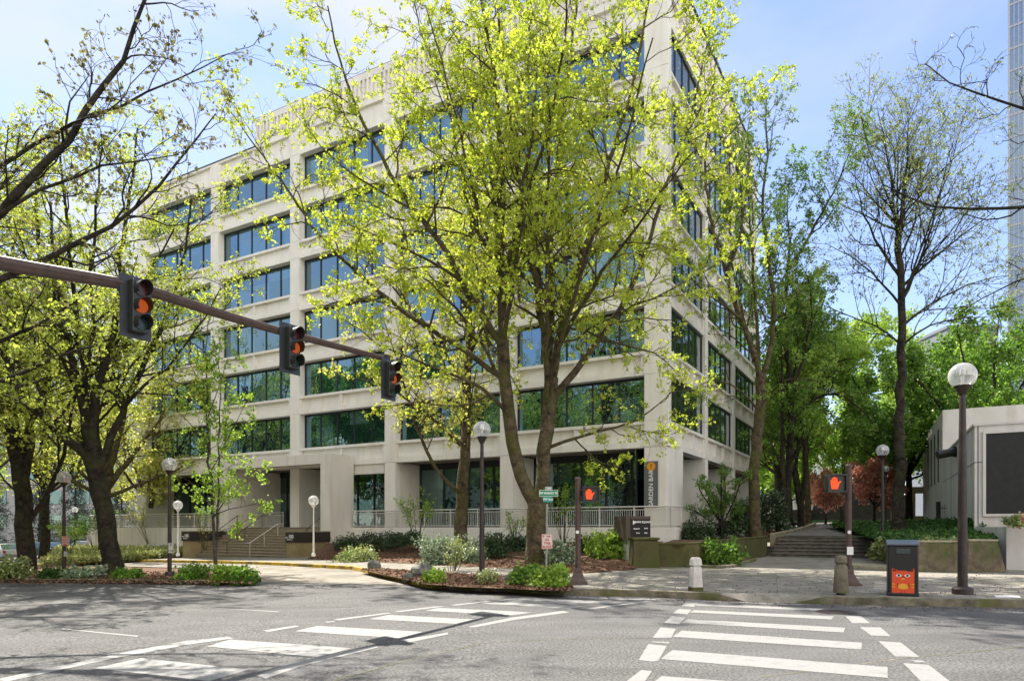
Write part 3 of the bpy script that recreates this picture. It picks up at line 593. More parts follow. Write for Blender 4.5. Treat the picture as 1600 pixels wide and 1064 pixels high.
# raised lawn of ground cover behind the planters
WBc = (18.6, 28.0)
lawn = [P(1434, 893.5, .15), P(1572, 893.5, .15)]
lawnp = [(lawn[0][0]+.1, lawn[0][1]+.9), (lawn[1][0]+.1, lawn[1][1]+.9), (19.0, 27.8), (34, 58), (26.3, 62), tuple(q0+dy*20+dx*.5), tuple(q0-dy*.6+dx*.6), tuple(q0-dy*7+dx*.8)]
struct(sheet('raised_lawn', lawnp, M['cover'], 1.06))
bpy.data.objects.remove(bpy.data.objects['raised_lawn'])
bank('raised_lawn', [lawnp[7], ((lawnp[7][0]+lawnp[0][0])/2, (lawnp[7][1]+lawnp[0][1])/2), lawnp[0], lawnp[1], (18.9, 27.0)], [tuple(q0+dy*20+dx*.6), (22.5, 50), (22, 45), (20.2, 34), (18.7, 28.2)], lambda t: 1.06, 1.78, M['cover'], 24, 8, .03, 5)
wbd = thing('white_building', 'low white building with a big black panel on its front and taller rear wing', 'building', (WBc[0], WBc[1], 0))
U = Vector((.8675, -.4975)); V = Vector((.456, .89)); O = Vector((0, 0))
def pr(mb, a0, a1, b0, b1, z0, z1): mb.prism([tuple(U*a0+V*b0), tuple(U*a1+V*b0), tuple(U*a1+V*b1), tuple(U*a0+V*b1)], z0, z1)
b = MB(); pr(b, 0, 14, 0, 13.6, .5, 5.70); b.build('wall', M['whitewall'], wbd)
b = MB(); pr(b, -.05, 14, -.05, 13.6, 5.70, 5.80); b.build('parapet', M['whitewall'], wbd)
b = MB(); pr(b, 0, 16, 13.65, 30, .5, 8.4); b.build('rear_wing', M['whitewall'], wbd)
b = MB(); pr(b, .37, 9, -.06, -.005, 2.17, 5.36); b.build('dark_panel', mat('black_panel', (.018, .018, .019), .5, .2, 4, spec=.35), wbd)
b = MB(); pr(b, .27, .37, -.10, -.005, 2.07, 5.46); pr(b, .37, 9, -.10, -.005, 5.36, 5.46); pr(b, .37, 9, -.10, -.005, 2.07, 2.17); b.build('panel_frame', M['whitewall'], wbd)
b = MB(); pr(b, .10, .13, -.008, 0, 1.8, 5.7); pr(b, -.008, -.0, 4.4, 4.43, .5, 4.22); pr(b, -.008, -.0, 9.0, 9.03, .5, 5.7); pr(b, -.012, 14, -.008, .0, 4.22, 4.25); pr(b, -.008, -.0, 0, 13.5, 4.22, 4.25); b.build('wall_joint', M['frame'], wbd)
b = MB()
for t_ in (16, 18.6, 21.2, 24): pr(b, -.03, .0, t_, t_+.7, 4.4, 7.6)
b.build('window', M['frame'], wbd)
c0 = V*6.4-U*.1; b = MB(); b.bar((c0.x, c0.y, 5.3), (c0.x-.75, c0.y+.1, 5.15), .2, 12); b.bar((c0.x+.1, c0.y, 5.3), (c0.x, c0.y, 5.3), .26, 12); b.build('wall_lamp', M['darkmetal'], wbd)
b = MB(); b.prism([(17.25, 24.3), (24.5, 19.8), (26, 22), (19.3, 26.9), (17.7, 25.1)], .12, 1.66); b.prism([(17.7, 25.1), (19.3, 26.9), (19.3, 27.4), (18.6, 27.9), (18.5, 27.9)], .12, 1.65)
lowt = tag(b.build('planter_wall', M['whitewall'], None, bevel=.01), 'low white flower bed wall in front of the black panel', 'planter wall')
b = MB(); b.prism([(17.7, 24.35), (24.4, 20.1), (25.7, 22), (19.3, 26.5), (18.0, 25.0)], 1.66, 1.72); struct(b.build('flower_bed_soil', M['mulch']))
# ================================================================ foliage machinery
def rs(poly, n):                                   # smooth resample
    p = np.array(poly, float); d = np.r_[0, np.cumsum(np.linalg.norm(np.diff(p, axis=0), axis=1))]; t = np.linspace(0, d[-1], n)
    q = np.stack([np.interp(t, d, p[:, i]) for i in range(3)], 1)
    for _ in range(2): q[1:-1] = (q[:-2]+2*q[1:-1]+q[2:])/4
    return q
nrm = lambda a: a/np.maximum(np.linalg.norm(a, axis=-1, keepdims=True), 1e-9)
def children(PP, RR, K, ln, ang, up, seg, rng, f0=.25, kr=.02, jit=.22, curl=.0, rel=False, rmax=.6, flat=1.0):
    B, n, _ = PP.shape
    if B == 0 or K < 1: return np.zeros((0, seg+1, 3)), np.zeros((0, seg+1))
    s = f0+(1-f0)*(np.arange(K)[None]+rng.random((B, K)))/K; idx = s*(n-1)*.999; i = idx.astype(int); fr = (idx-i)[..., None]
    bi = np.arange(B)[:, None]; a = PP[bi, i]; c = PP[bi, i+1]; pos = a+(c-a)*fr; tan = nrm(c-a); r = RR[bi, i]*(1-fr[..., 0])+RR[bi, i+1]*fr[..., 0]
    pl = np.linalg.norm(np.diff(PP, axis=1), axis=2).sum(1)[:, None]
    L = (ln*pl if rel else ln)*(1-.5*(s-f0)/(1-f0+1e-6))*rng.uniform(.6, 1.25, (B, K))
    rv = rng.normal(size=(B, K, 3)); rv[..., 2] *= flat
    pp_ = nrm(np.cross(np.cross(tan, rv), tan)); an = np.radians(ang)*rng.uniform(.7, 1.25, (B, K))[..., None]
    d = nrm(tan*np.cos(an)+pp_*np.sin(an)+np.array([0, 0, up]))
    pts = [pos]; st_ = (L/seg)[..., None]
    for j in range(seg):
        pts.append(pts[-1]+d*st_); d = nrm(d+rng.normal(size=d.shape)*jit+np.array([0, 0, curl]))
    Q = np.stack(pts, 2).reshape(B*K, seg+1, 3)
    r0 = np.minimum(r*rmax, L*kr).reshape(-1, 1); RQ = r0*np.linspace(1, .3, seg+1)[None]
    return Q, RQ
def tubes(PP, RR, sides):
    B, n, _ = PP.shape
    if B == 0: return np.zeros((0, 3)), np.zeros((0, 4), int)
    T = nrm(np.gradient(PP, axis=1)); ov = nrm(PP[:, -1]-PP[:, 0]); ref = np.where(np.abs(ov[:, 2:3]) < .8, np.array([[0, 0, 1.]]), np.array([[1., 0, 0]]))[:, None]
    u = nrm(np.cross(T, ref)); v = np.cross(T, u); a = np.arange(sides)*2*np.pi/sides
    V_ = PP[:, :, None]+RR[:, :, None, None]*(u[:, :, None]*np.cos(a)[:, None]+v[:, :, None]*np.sin(a)[:, None]); V_ = V_.reshape(-1, 3)
    b_ = np.arange(B)[:, None, None]*n*sides+np.arange(n-1)[None, :, None]*sides; k = np.arange(sides)[None, None]; k2 = (k+1) % sides
    Fc = np.stack([b_+k, b_+k2, b_+sides+k2, b_+sides+k], -1).reshape(-1, 4); return V_, Fc
def leaves(C, per, size, spread, droop, rng, wd=.42, up=None):
    C = np.repeat(C, per, 0); N = len(C); c = C+rng.normal(size=(N, 3))*spread
    a = rng.normal(size=(N, 3)); a[:, 2] -= droop; a = nrm(a); b = nrm(np.cross(a, rng.normal(size=(N, 3)))); nn = np.cross(a, b)
    s = size*rng.uniform(.6, 1.3, (N, 1)); f = rng.uniform(.0, .22, (N, 1))
    V_ = np.stack([c, c+a*s*.5+b*s*wd+nn*s*f, c+a*s, c+a*s*.5-b*s*wd+nn*s*f], 1).reshape(-1, 3)
    return V_, np.arange(N*4).reshape(-1, 4)
def npmesh(name, parts, mats, parent, off, smooth_m=()):
    nv = 0; VV = []; FF = []; MI = []
    for V_, Fc, mi in parts:
        if len(V_) == 0: continue
        VV.append(V_-np.array(off)); FF.append(Fc+nv); MI.append(np.full(len(Fc), mi)); nv += len(V_)
    VV = np.concatenate(VV); FF = np.concatenate(FF); MI = np.concatenate(MI)
    me = bpy.data.meshes.new(name); me.vertices.add(len(VV)); me.vertices.foreach_set('co', VV.astype(np.float32).ravel())
    me.loops.add(FF.size); me.loops.foreach_set('vertex_index', FF.astype(np.int32).ravel())
    me.polygons.add(len(FF)); me.polygons.foreach_set('loop_start', np.arange(0, FF.size, 4, dtype=np.int32)); me.polygons.foreach_set('loop_total', np.full(len(FF), 4, np.int32))
    for m in mats: me.materials.append(m)
    me.polygons.foreach_set('material_index', MI.astype(np.int32)); me.polygons.foreach_set('use_smooth', np.isin(MI, smooth_m))
    me.update(); me.validate()
    o = bpy.data.objects.new(name, me); COL.objects.link(o); o.parent = parent; return o
def tree(name, lab, limbs, base, bark, leaf, seed=1, L1=2.6, L2=1.2, L3=.5, d1=1.9, k2=6, k3=4, per=5, size=.12, spread=.10, droop=.5, up=.25, fill=0, f0=.25, group=None, cat='tree', ang=48, clump=2, curl=.04, tf=.0, flare=True, leafy=1.0, jit=.22, f1=None, leaf_from=0, twigr=.012):
    """limbs: (polyline, r0, r1, sprout 0/1)"""
    rng = np.random.default_rng(seed); t = thing(name, lab, cat, base, 0, group)
    big = []; par = []
    limbs = list(limbs)
    ax = np.array(base, float)
    extra = []
    for k in range(fill):                             # limbs reaching towards and away from the street
        src = [l for l in limbs if l[3]][k % max(1, len([l for l in limbs if l[3]]))]
        p = np.array(src[0], float); an = (1 if k % 2 else -1)*rng.uniform(60, 115)*np.pi/180; q = p-p[0]; sc_ = rng.uniform(.65, .95)
        c_, s_ = np.cos(an), np.sin(an); q = np.stack([q[:, 0]*c_-q[:, 1]*s_, q[:, 0]*s_+q[:, 1]*c_, q[:, 2]], 1)*sc_
        extra.append((p[0]+q, src[1]*.75, src[2], 1))
    for poly, r0, r1, sp_ in limbs+extra:
        ln = np.linalg.norm(np.diff(np.array(poly, float), axis=0), axis=1).sum(); n = max(5, int(ln/.6)); q = rs(poly, n)
        q[1:-1] += rng.normal(size=(n-2, 3))*.035*min(1, ln/6)
        rr = r0+(r1-r0)*np.linspace(0, 1, n)**.8
        if flare and abs(q[0][2]-base[2]) < .35 and r0 > .09:
            h = q[:, 2]-base[2]; rr = rr*(1+.28*np.exp(-np.maximum(h, 0)/.28)); q[0][2] -= .15
        big.append(tubes(q[None], rr[None], 12 if r0 > .15 else 8)+(0,))
        if sp_: par.append((q, rr, ln))
    tw = []; tips = []
    for q, rr, ln in par:
        K = max(3, int(ln*d1)); a, ra = children(q[None], rr[None], K, L1, ang, up, 6, rng, f0, .016, jit, curl)
        b, rb = children(a, ra, k2, L2, 45, up*.7, 4, rng, .2, .014, jit*1.1, curl)
        c, rc = children(b, rb, k3, L3, 45, up*.5, 3, rng, .2, twigr*1.0, jit*1.2, curl)
        ra = np.maximum(ra, .008); rb = np.maximum(rb, .005); rc = np.maximum(rc, .0035)
        tw += [tubes(a, ra, 5)+(0,), tubes(b, rb, 4)+(0,), tubes(c, rc, 3)+(0,)]
        for arr, w_ in ((c, clump), (b[:, 2:], 1)):
            for j in range(w_):
                ii = rng.integers(1 if arr is c else 0, arr.shape[1], arr.shape[0]); tips.append(arr[np.arange(len(arr)), ii])
    tr = npmesh('trunk', big, [bark], t, base, (0,))
    if par:
        T_ = np.concatenate(tips)
        if leafy < 1: T_ = T_[rng.random(len(T_)) < leafy]
        if leaf_from: T_ = T_[T_[:, 2] > leaf_from]
        lv = leaves(T_, per, size, spread, droop, rng)
        npmesh('crown', tw+[(lv[0], lv[1], 1)], [bark, leaf], t, base, (0,))
    return t
def generic(x, y, z, h, rt, spread_, nl, seed, lean=0.0, ht=None):
    rng = np.random.default_rng(seed); ht = ht or h*.28; out = [([(x, y, z), (x+lean*.3, y, z+ht*.5), (x+lean*.6, y, z+ht)], rt, rt*.75, 0)]
    top = (x+lean*.6, y, z+ht)
    for k in range(nl):
        a = k*2*math.pi/nl+rng.uniform(-.3, .3); s = spread_*rng.uniform(.6, 1.05) if k else spread_*.1; hh = h*rng.uniform(.75, .98) if k else h
        out.append(([top, (x+math.cos(a)*s*.35, y+math.sin(a)*s*.35, z+ht+(hh-ht)*.35), (x+math.cos(a)*s*.7, y+math.sin(a)*s*.7, z+ht+(hh-ht)*.7), (x+math.cos(a)*s, y+math.sin(a)*s, z+hh)], rt*.55, .03, 1))
    for k in range(max(2, nl//2)):
        a = rng.uniform(0, 6.3); s = spread_*rng.uniform(.9, 1.15)
        out.append(([(x, y, z+ht*.9), (x+math.cos(a)*s*.5, y+math.sin(a)*s*.5, z+ht+(h-ht)*.12), (x+math.cos(a)*s, y+math.sin(a)*s, z+ht+(h-ht)*.3)], rt*.35, .03, 1))
    return out
def lm(pts, Y, r0, r1, sp_=1, dy=0.0):              # limb through photo points at distance Y, running dy metres deeper
    n = len(pts)-1; return ([L3(px, py, Y+dy*(i/n)) for i, (px, py) in enumerate(pts)], r0, r1, sp_)
# ---------------------------------------------------------------- main maple in front of the building
Y = 27.5; bz = (L3(838, 880, Y)[0], Y, .28)
T1 = [lm([(838, 882), (838, 820), (840, 775)], Y, 0.396, .40, 0),
 lm([(838, 790), (818, 755), (804, 715), (797, 660), (789, 600), (785, 532)], Y, 0.267, .24, 0, -.3),
 lm([(785, 535), (782, 470), (783, 380), (785, 290), (778, 190), (770, 90), (745, -20), (735, -90)], Y-.3, 0.181, .03, 1, -.8),
 lm([(785, 540), (752, 490), (722, 440), (690, 380), (650, 330), (600, 262), (560, 180), (525, 80), (512, 10)], Y-.3, 0.146, .025, 1, -1.5),
 lm([(787, 590), (745, 560), (690, 520), (640, 500), (610, 470), (540, 410), (480, 345), (440, 280), (400, 232), (360, 175)], Y-.3, 0.129, .02, 1, 2.0),
 lm([(783, 430), (740, 350), (715, 250), (700, 150), (660, 60), (640, -30)], Y-.4, 0.103, .02, 1, 2.5),
 lm([(842, 790), (850, 740), (852, 700), (857, 640), (862, 590)], Y, 0.284, .27, 0, .3),
 lm([(862, 595), (868, 550), (880, 500), (900, 425), (925, 362), (952, 250), (985, 150), (1010, 30), (1020, -60)], Y+.3, 0.172, .03, 1, -1.2),
 lm([(858, 615), (861, 530), (862, 450), (860, 350), (873, 250), (882, 150), (900, 20), (905, -90)], Y+.3, 0.163, .03, 1, 1.5),
 lm([(853, 640), (880, 605), (925, 545), (965, 490), (1000, 425), (1020, 350), (1060, 240), (1085, 165), (1105, 70)], Y+.3, 0.163, .025, 1, .6),
 lm([(855, 700), (900, 685), (935, 675), (985, 660), (1025, 640), (1060, 600)], Y+.2, 0.077, .015, 1, -1.0),
 lm([(788, 640), (760, 600), (700, 585), (640, 560), (590, 540), (540, 500)], Y-.3, 0.086, .015, 1, -2.5),
 lm([(860, 480), (820, 400), (830, 300), (820, 180), (830, 60), (815, -60)], Y+.3, 0.112, .02, 1, -3),
 lm([(858, 615), (885, 500), (930, 360), (985, 200), (1020, 60)], Y, .11, .02, 1, -8.5), lm([(862, 560), (930, 440), (1010, 330), (1090, 230)], Y, .10, .02, 1, -7.0), lm([(785, 500), (800, 380), (850, 230), (880, 90), (890, -40)], Y, .11, .02, 1, -8.5),
 lm([(722, 440), (660, 400), (590, 370), (520, 340)], Y-1, .07, .015, 1, -3), lm([(650, 330), (590, 300), (530, 260), (480, 200)], Y-1, .06, .012, 1, -1.5), lm([(788, 600), (730, 500), (660, 430), (600, 400)], Y, .08, .015, 1, -4),
 lm([(925, 362), (985, 330), (1040, 290), (1120, 230), (1180, 170)], Y, 0.069, .015, 1, 1.5),
 lm([(965, 490), (1030, 460), (1100, 430), (1160, 380)], Y+.3, 0.060, .015, 1, -1.0)]
tree('maple_tree', 'large forked maple with lime spring leaves behind the street name sign', T1, bz, M['bark'], M['lime'], 11, L1=3.8, L2=1.5, L3=.5, d1=1.15, k2=9, k3=4, per=8, size=.12, spread=.055, fill=7, f0=.12, clump=1, ang=56, up=.08, leafy=.72, group='street trees in front of the building')
# second maple, nearer the wall
Y = 33.0; bz = (L3(720, 848, Y)[0], Y, .45)
T2 = [lm([(720, 858), (719, 800), (722, 760), (728, 700), (730, 600), (732, 500), (736, 420), (742, 330), (750, 250)], Y, 0.340, .05, 1, .5),
 lm([(719, 772), (690, 745), (662, 700), (645, 650), (630, 600), (618, 550), (600, 500)], Y, 0.111, .02, 1, -2.5),
 lm([(726, 700), (700, 675), (672, 650), (640, 625), (600, 600), (555, 590)], Y, 0.111, .02, 1, -2.5),
 lm([(730, 600), (700, 560), (660, 500), (610, 440), (560, 400)], Y, 0.119, .02, 1, -.5),
 lm([(731, 560), (760, 500), (800, 440), (820, 370)], Y, 0.102, .02, 1, 1.0),
 lm([(733, 480), (690, 420), (650, 350), (620, 280)], Y, 0.093, .02, 1, 1.0)]
tree('maple_tree', 'slimmer maple with pale yellow leaves growing on the mulch bank near the deck wall', T2, bz, M['bark'], M['yel'], 12, L1=3.0, L2=1.3, L3=.45, d1=1.15, k2=6, k3=4, per=7, size=.115, spread=.05, fill=5, f0=.25, leafy=.7, clump=1, ang=55, up=.1, group='street trees in front of the building')
# dark leaning maple on the planting island
Y = 29.0; gz = g(L3(178, 893, Y)[0])+.12; bz = (L3(178, 893, Y)[0], Y, gz)
T3 = [lm([(180, 896), (170, 850), (160, 790), (148, 735), (140, 690)], Y, .37, .33, 0),
 lm([(143, 720), (118, 695), (80, 665), (45, 630), (10, 575), (-30, 520), (-60, 430)], Y, 0.216, .04, 1, -3.0),
 lm([(140, 695), (131, 640), (120, 580), (92, 515), (70, 440), (55, 350), (60, 250)], Y, 0.208, .04, 1, 1),
 lm([(146, 715), (142, 650), (150, 600), (170, 550), (185, 470), (190, 380), (205, 290), (215, 200)], Y, 0.208, .03, 1, -1),
 lm([(155, 730), (175, 680), (195, 635), (215, 590), (250, 520), (275, 450), (290, 380), (300, 310)], Y, 0.176, .03, 1, 2),
 lm([(195, 635), (225, 600), (270, 570), (310, 510), (345, 450)], Y+.3, 0.080, .02, 1, -1.5),
 lm([(125, 600), (150, 540), (140, 440), (150, 340), (160, 230)], Y, 0.112, .03, 1, -3),
 lm([(80, 665), (60, 600), (20, 520), (0, 430)], Y-1, 0.096, .02, 1, 3)]
tree('maple_tree', 'dark trunked leaning maple beside the road, with olive yellow leaves, between two lamps', T3, bz, M['barkdark'], M['olv'], 13, L1=3.6, L2=1.5, L3=.55, d1=1.25, k2=8, k3=4, per=6, size=.11, spread=.05, fill=7, f0=.15, leafy=.9, clump=1, ang=55, up=.12, group='street trees in front of the building')
Y = 31.5; bz = (L3(38, 892, Y)[0], Y, g(L3(38, 892, Y)[0])+.12)
T4 = [lm([(40, 896), (40, 840), (38, 790), (34, 740), (24, 700)], Y, .37, .33, 0),
 lm([(26, 715), (10, 670), (-5, 620), (-30, 540), (-40, 440)], Y, 0.230, .04, 1, -2),
 lm([(34, 760), (48, 700), (44, 620), (35, 520), (20, 420), (25, 320)], Y, 0.230, .04, 1, 1),
 lm([(44, 815), (70, 775), (92, 740), (105, 700), (110, 640), (140, 560)], Y, 0.131, .03, 1, 1.5),
 lm([(30, 700), (70, 620), (85, 530), (100, 450), (110, 350)], Y, 0.148, .03, 1, 3)]
tree('maple_tree', 'thick dark maple trunk at the far end of the planting island, beside the parked cars', T4, bz, M['barkdark'], M['olv'], 14, L1=3.6, L2=1.5, L3=.55, d1=1.1, k2=8, k3=4, per=6, size=.12, spread=.05, fill=6, f0=.15, leafy=.9, clump=1, ang=55, up=.12, group='street trees in front of the building')
# young maple
Y = P(337, 893, .13)[1]; bz = (L3(337, 893, Y)[0], Y, L3(337, 893, Y)[2])
T5 = [lm([(337, 894), (334, 830), (330, 770), (326, 720), (325, 640), (322, 560), (325, 500)], Y, .085, .015, 1),
 lm([(332, 800), (315, 770), (300, 750), (285, 745)], Y, .03, .008, 1, -.8), lm([(333, 810), (350, 775), (380, 750), (415, 735)], Y, .03, .008, 1, .8),
 lm([(334, 835), (355, 825), (375, 820)], Y, .02, .006, 1, -.4), lm([(327, 740), (350, 700), (370, 660), (385, 625)], Y, .03, .008, 1, .5),
 lm([(326, 700), (300, 665), (275, 640)], Y, .03, .008, 1, -.6), lm([(325, 650), (345, 600), (355, 560)], Y, .025, .008, 1, -.5), lm([(324, 620), (300, 580), (292, 550)], Y, .025, .008, 1, .7), lm([(333, 805), (365, 790), (400, 790), (430, 780)], Y, .025, .007, 1, -.3)]
tree('young_tree', 'slender young maple with fresh green leaves near the tip of the planting island', T5, bz, M['barkgrey'], M['grn'], 15, L1=1.1, L2=.5, L3=.22, d1=2.3, k2=4, k3=3, per=4, size=.12, spread=.06, f0=.2, clump=1, flare=False, fill=2, leafy=.75, ang=60, up=.1)
# trees right of the building
Y = 37.5; bz = (L3(1180, 828, Y)[0], Y, 1.05)
T6 = [lm([(1182, 835), (1179, 790), (1177, 740), (1184, 680), (1190, 620), (1188, 590)], Y, 0.306, .27, 0),
 lm([(1189, 605), (1178, 545), (1155, 490), (1135, 430), (1110, 350), (1100, 260), (1110, 170), (1120, 90)], Y, 0.170, .03, 1, -1.5),
 lm([(1189, 600), (1205, 550), (1212, 480), (1200, 400), (1190, 320), (1200, 230), (1195, 140)], Y, 0.170, .03, 1, 1),
 lm([(1160, 500), (1120, 470), (1080, 440), (1050, 400)], Y-.5, 0.076, .02, 1, -1), lm([(1184, 640), (1150, 600), (1110, 590), (1070, 610)], Y, 0.068, .015, 1, -1.0),
 lm([(1135, 430), (1160, 360), (1160, 270), (1150, 180)], Y-.8, 0.085, .02, 1, 1.0)]
tree('maple_tree', 'tall maple with reddish trunk scar on the raised bed by the office building', T6, bz, M['bark'], M['grn'], 16, L1=3.2, L2=1.4, L3=.5, d1=1.1, k2=6, k3=4, per=6, size=.12, spread=.05, fill=5, f0=.15, leafy=.75, clump=1, ang=55, up=.1)
Y = 45.0; bz = (L3(1222, 822, Y)[0], Y, 1.3)
T7 = [lm([(1222, 832), (1228, 780), (1235, 710), (1236, 640), (1232, 560), (1228, 480), (1232, 400)], Y, .32, .06, 1),
 lm([(1236, 640), (1255, 560), (1270, 480), (1262, 430)], Y, .14, .03, 1, -1.5), lm([(1230, 560), (1205, 500), (1200, 430)], Y, .12, .02, 1, 1),
 lm([(1234, 420), (1262, 375), (1292, 320), (1325, 250), (1340, 190)], Y, .11, .02, 1, -1), lm([(1236, 660), (1270, 620), (1310, 610), (1350, 640), (1375, 680)], Y, .12, .02, 1, -2.5)]
tree('dark_trunk_tree', 'dark trunked tree with deep green foliage and one long limb leaning out over the plaza', T7, bz, M['barkdark'], M['mid'], 17, L1=3.6, L2=1.5, L3=.5, d1=1.2, k2=6, k3=4, per=5, size=.14, spread=.09, fill=4, f0=.2, leaf_from=7.5)
Y = 49.0; bz = (L3(1252, 815, Y)[0], Y, 1.5)
T8 = [lm([(1252, 825), (1250, 790), (1244, 745), (1232, 715), (1240, 680), (1250, 620), (1262, 540), (1270, 440)], Y, .24, .04, 1), lm([(1248, 640), (1280, 590), (1310, 560), (1345, 560)], Y, .11, .02, 1, -1), lm([(1240, 690), (1215, 640), (1205, 580)], Y, .1, .02, 1)]
tree('dark_trunk_tree', 'thin crooked dark trunked tree between the taller dark tree and the straight pale trunk', T8, bz, M['barkdark'], M['grn'], 18, L1=2.4, L2=1.1, L3=.45, d1=1.5, k2=5, k3=4, per=5, size=.18, spread=.12, fill=4, f0=.25, leaf_from=8)
Y = 55.0; bz = (L3(1260, 812, Y)[0], Y, 1.8)
tree('pale_trunk_tree', 'straight pale brown trunk rising beside the plaza walkway under bright leaves', [lm([(1262, 816), (1259, 740), (1257, 660), (1255, 560), (1262, 480)], Y, .30, .10, 1)]+[lm([(1257, 650), (1290+i*25, 600-i*20), (1310+i*40, 560-i*30)], Y, .12, .03, 1, -3+3*i) for i in range(3)], bz, M['bark'], M['grn'], 19, L1=3, L2=1.3, L3=.5, d1=1.7, k2=5, k3=4, per=5, size=.2, spread=.15, fill=3, f0=.3, leaf_from=8)
# bare tall tree on the raised lawn
Y = 32.0; bz = (L3(1403, 830, Y)[0], Y, 1.42)
T9 = [lm([(1403, 832), (1404, 760), (1406, 690), (1408, 600), (1409, 500), (1403, 370)], Y, .27, .13, 0),
 lm([(1403, 372), (1395, 300), (1385, 230), (1370, 165)], Y, 0.094, .012, 1, .5), lm([(1404, 380), (1412, 300), (1418, 220), (1418, 170)], Y, 0.086, .012, 1, -.8),
 lm([(1409, 470), (1440, 400), (1465, 320), (1490, 250), (1505, 180)], Y, 0.078, .012, 1, 1), lm([(1408, 450), (1450, 410), (1500, 370), (1570, 320)], Y, 0.070, .012, 1, -.8),
 lm([(1405, 430), (1375, 390), (1345, 330), (1335, 270)], Y, 0.078, .012, 1, 1), lm([(1404, 360), (1370, 345), (1330, 330), (1300, 310)], Y, 0.055, .01, 1, -1),
 lm([(1409, 480), (1370, 430), (1330, 400), (1290, 380)], Y, 0.062, .01, 1, -1.5), lm([(1409, 510), (1460, 470), (1520, 440), (1590, 430)], Y, 0.070, .01, 1, 1.2),
 lm([(1409, 540), (1450, 500), (1500, 500), (1570, 490)], Y, 0.055, .01, 1, -2), lm([(1409, 540), (1365, 500), (1310, 490), (1270, 470)], Y, 0.055, .01, 1, 1),
 lm([(1408, 400), (1430, 350), (1440, 270), (1450, 190)], Y, 0.055, .01, 1, 1.5), lm([(1403, 350), (1380, 290), (1350, 220), (1345, 180)], Y, 0.047, .01, 1, -1.5)]
tree('bare_tree', 'tall grey trunked tree with fine bare upper twigs, standing on the raised ground cover lawn', T9, bz, M['barkdark'], M['bud'], 20, L1=3.6, L2=1.6, L3=.7, d1=1.8, k2=6, k3=3, per=4, size=.085, spread=.05, fill=6, f0=.08, clump=1, up=.2, ang=45, jit=.15, twigr=.016, curl=.04)
# off-frame trees whose branches hang into view and shade the road
bz = (-12.5, 12.0, g(-12.5))
TL = [([(-12.5, 12, bz[2]), (-12.4, 12, 2), (-12.3, 12, 4)], .42, .36, 0),
 ([(-12.3, 12, 4), (-11.5, 12.6, 5.5), (-9.9, 13.2, 7.4), (-8.6, 13.6, 9.2), (-7.6, 14, 11.5), (-7, 14, 13.5)], .15, .02, 1),
 ([(-12.3, 12, 3.9), (-11, 13, 5.6), (-9.2, 13.8, 6.9), (-7.5, 14.4, 8.3), (-6.3, 14.8, 10.4)], .12, .012, 1),
 ([(-12.3, 12, 3.8), (-10.8, 12.9, 6.5), (-8.6, 13.5, 8.6), (-6.6, 13.8, 9.0)], .09, .01, 1),
 ([(-12.3, 12, 4), (-12.8, 13, 7), (-13, 14, 10), (-12.5, 15, 13)], .22, .03, 1), ([(-12.3, 12, 4), (-13.5, 10.5, 7), (-14, 9, 10), (-14, 8, 13)], .22, .03, 1),
 ([(-12.3, 12, 4), (-11.2, 10.8, 7), (-10.2, 10.5, 10), (-9, 10.5, 13)], .14, .02, 1), ([(-12.3, 12, 4.5), (-10.6, 13.4, 8.2), (-8.3, 14.8, 10.6), (-6.4, 15.6, 12.2)], .09, .01, 1)]
tree('overhanging_tree', 'near tree with thin dark twigs and small bronze leaves, above the traffic signal arm', TL, bz, M['barkdark'], M['brn'], 21, L1=1.9, L2=.9, L3=.4, d1=1.35, k2=4, k3=3, per=3, size=.085, spread=.03, fill=0, f0=.3, clump=1, up=.12, ang=50, leafy=.85, jit=.26)
bz = (14.5, 15.0, .15)
TR = [([(14.5, 15, .15), (14.6, 15, 3), (14.5, 15, 6)], .30, .24, 0),
 ([(14.5, 15, 7), (12.6, 15.2, 8.4), (11.0, 15.4, 8.75), (9.6, 15.5, 8.6), (8.7, 15.6, 8.8), (8.3, 15.6, 9.3)], .085, .012, 1), ([(14.5, 15, 8), (12.5, 15, 9.9), (11, 15, 10.8), (9.6, 15, 10.8), (8.9, 15, 11.6)], .07, .01, 1),
 ([(14.5, 15, 6), (14.3, 15, 9), (13.5, 15, 12), (12.5, 15, 14)], .18, .02, 1), ([(14.5, 15, 6), (16, 15.5, 9), (17, 16, 12)], .18, .02, 1), ([(14.5, 15, 6.5), (12.8, 15.5, 7.6), (11.4, 16, 7.3), (10.4, 16.4, 6.6)], .05, .008, 1)]
tree('overhanging_tree', 'near tree with crooked bare twigs reaching in above the tall globe lamp', TR, bz, M['barkdark'], M['bud'], 22, L1=1.7, L2=.75, L3=.3, d1=2.4, k2=4, k3=3, per=2, size=.045, spread=.015, fill=0, f0=.12, clump=1, up=.15, ang=60, jit=.38)
bz = (-19.8, 18.6, g(-19.8))
tree('overhanging_tree', 'big dark street tree at the edge of view, reaching over the near road', generic(bz[0], bz[1], bz[2], 17, .42, 8.0, 8, 77, ht=4.5), bz, M['barkdark'], M['olv'], 78, L1=3.6, L2=1.5, L3=.55, d1=1.1, k2=7, k3=4, per=6, size=.10, spread=.05, f0=.15, leafy=.8, clump=1, ang=55, up=.1)
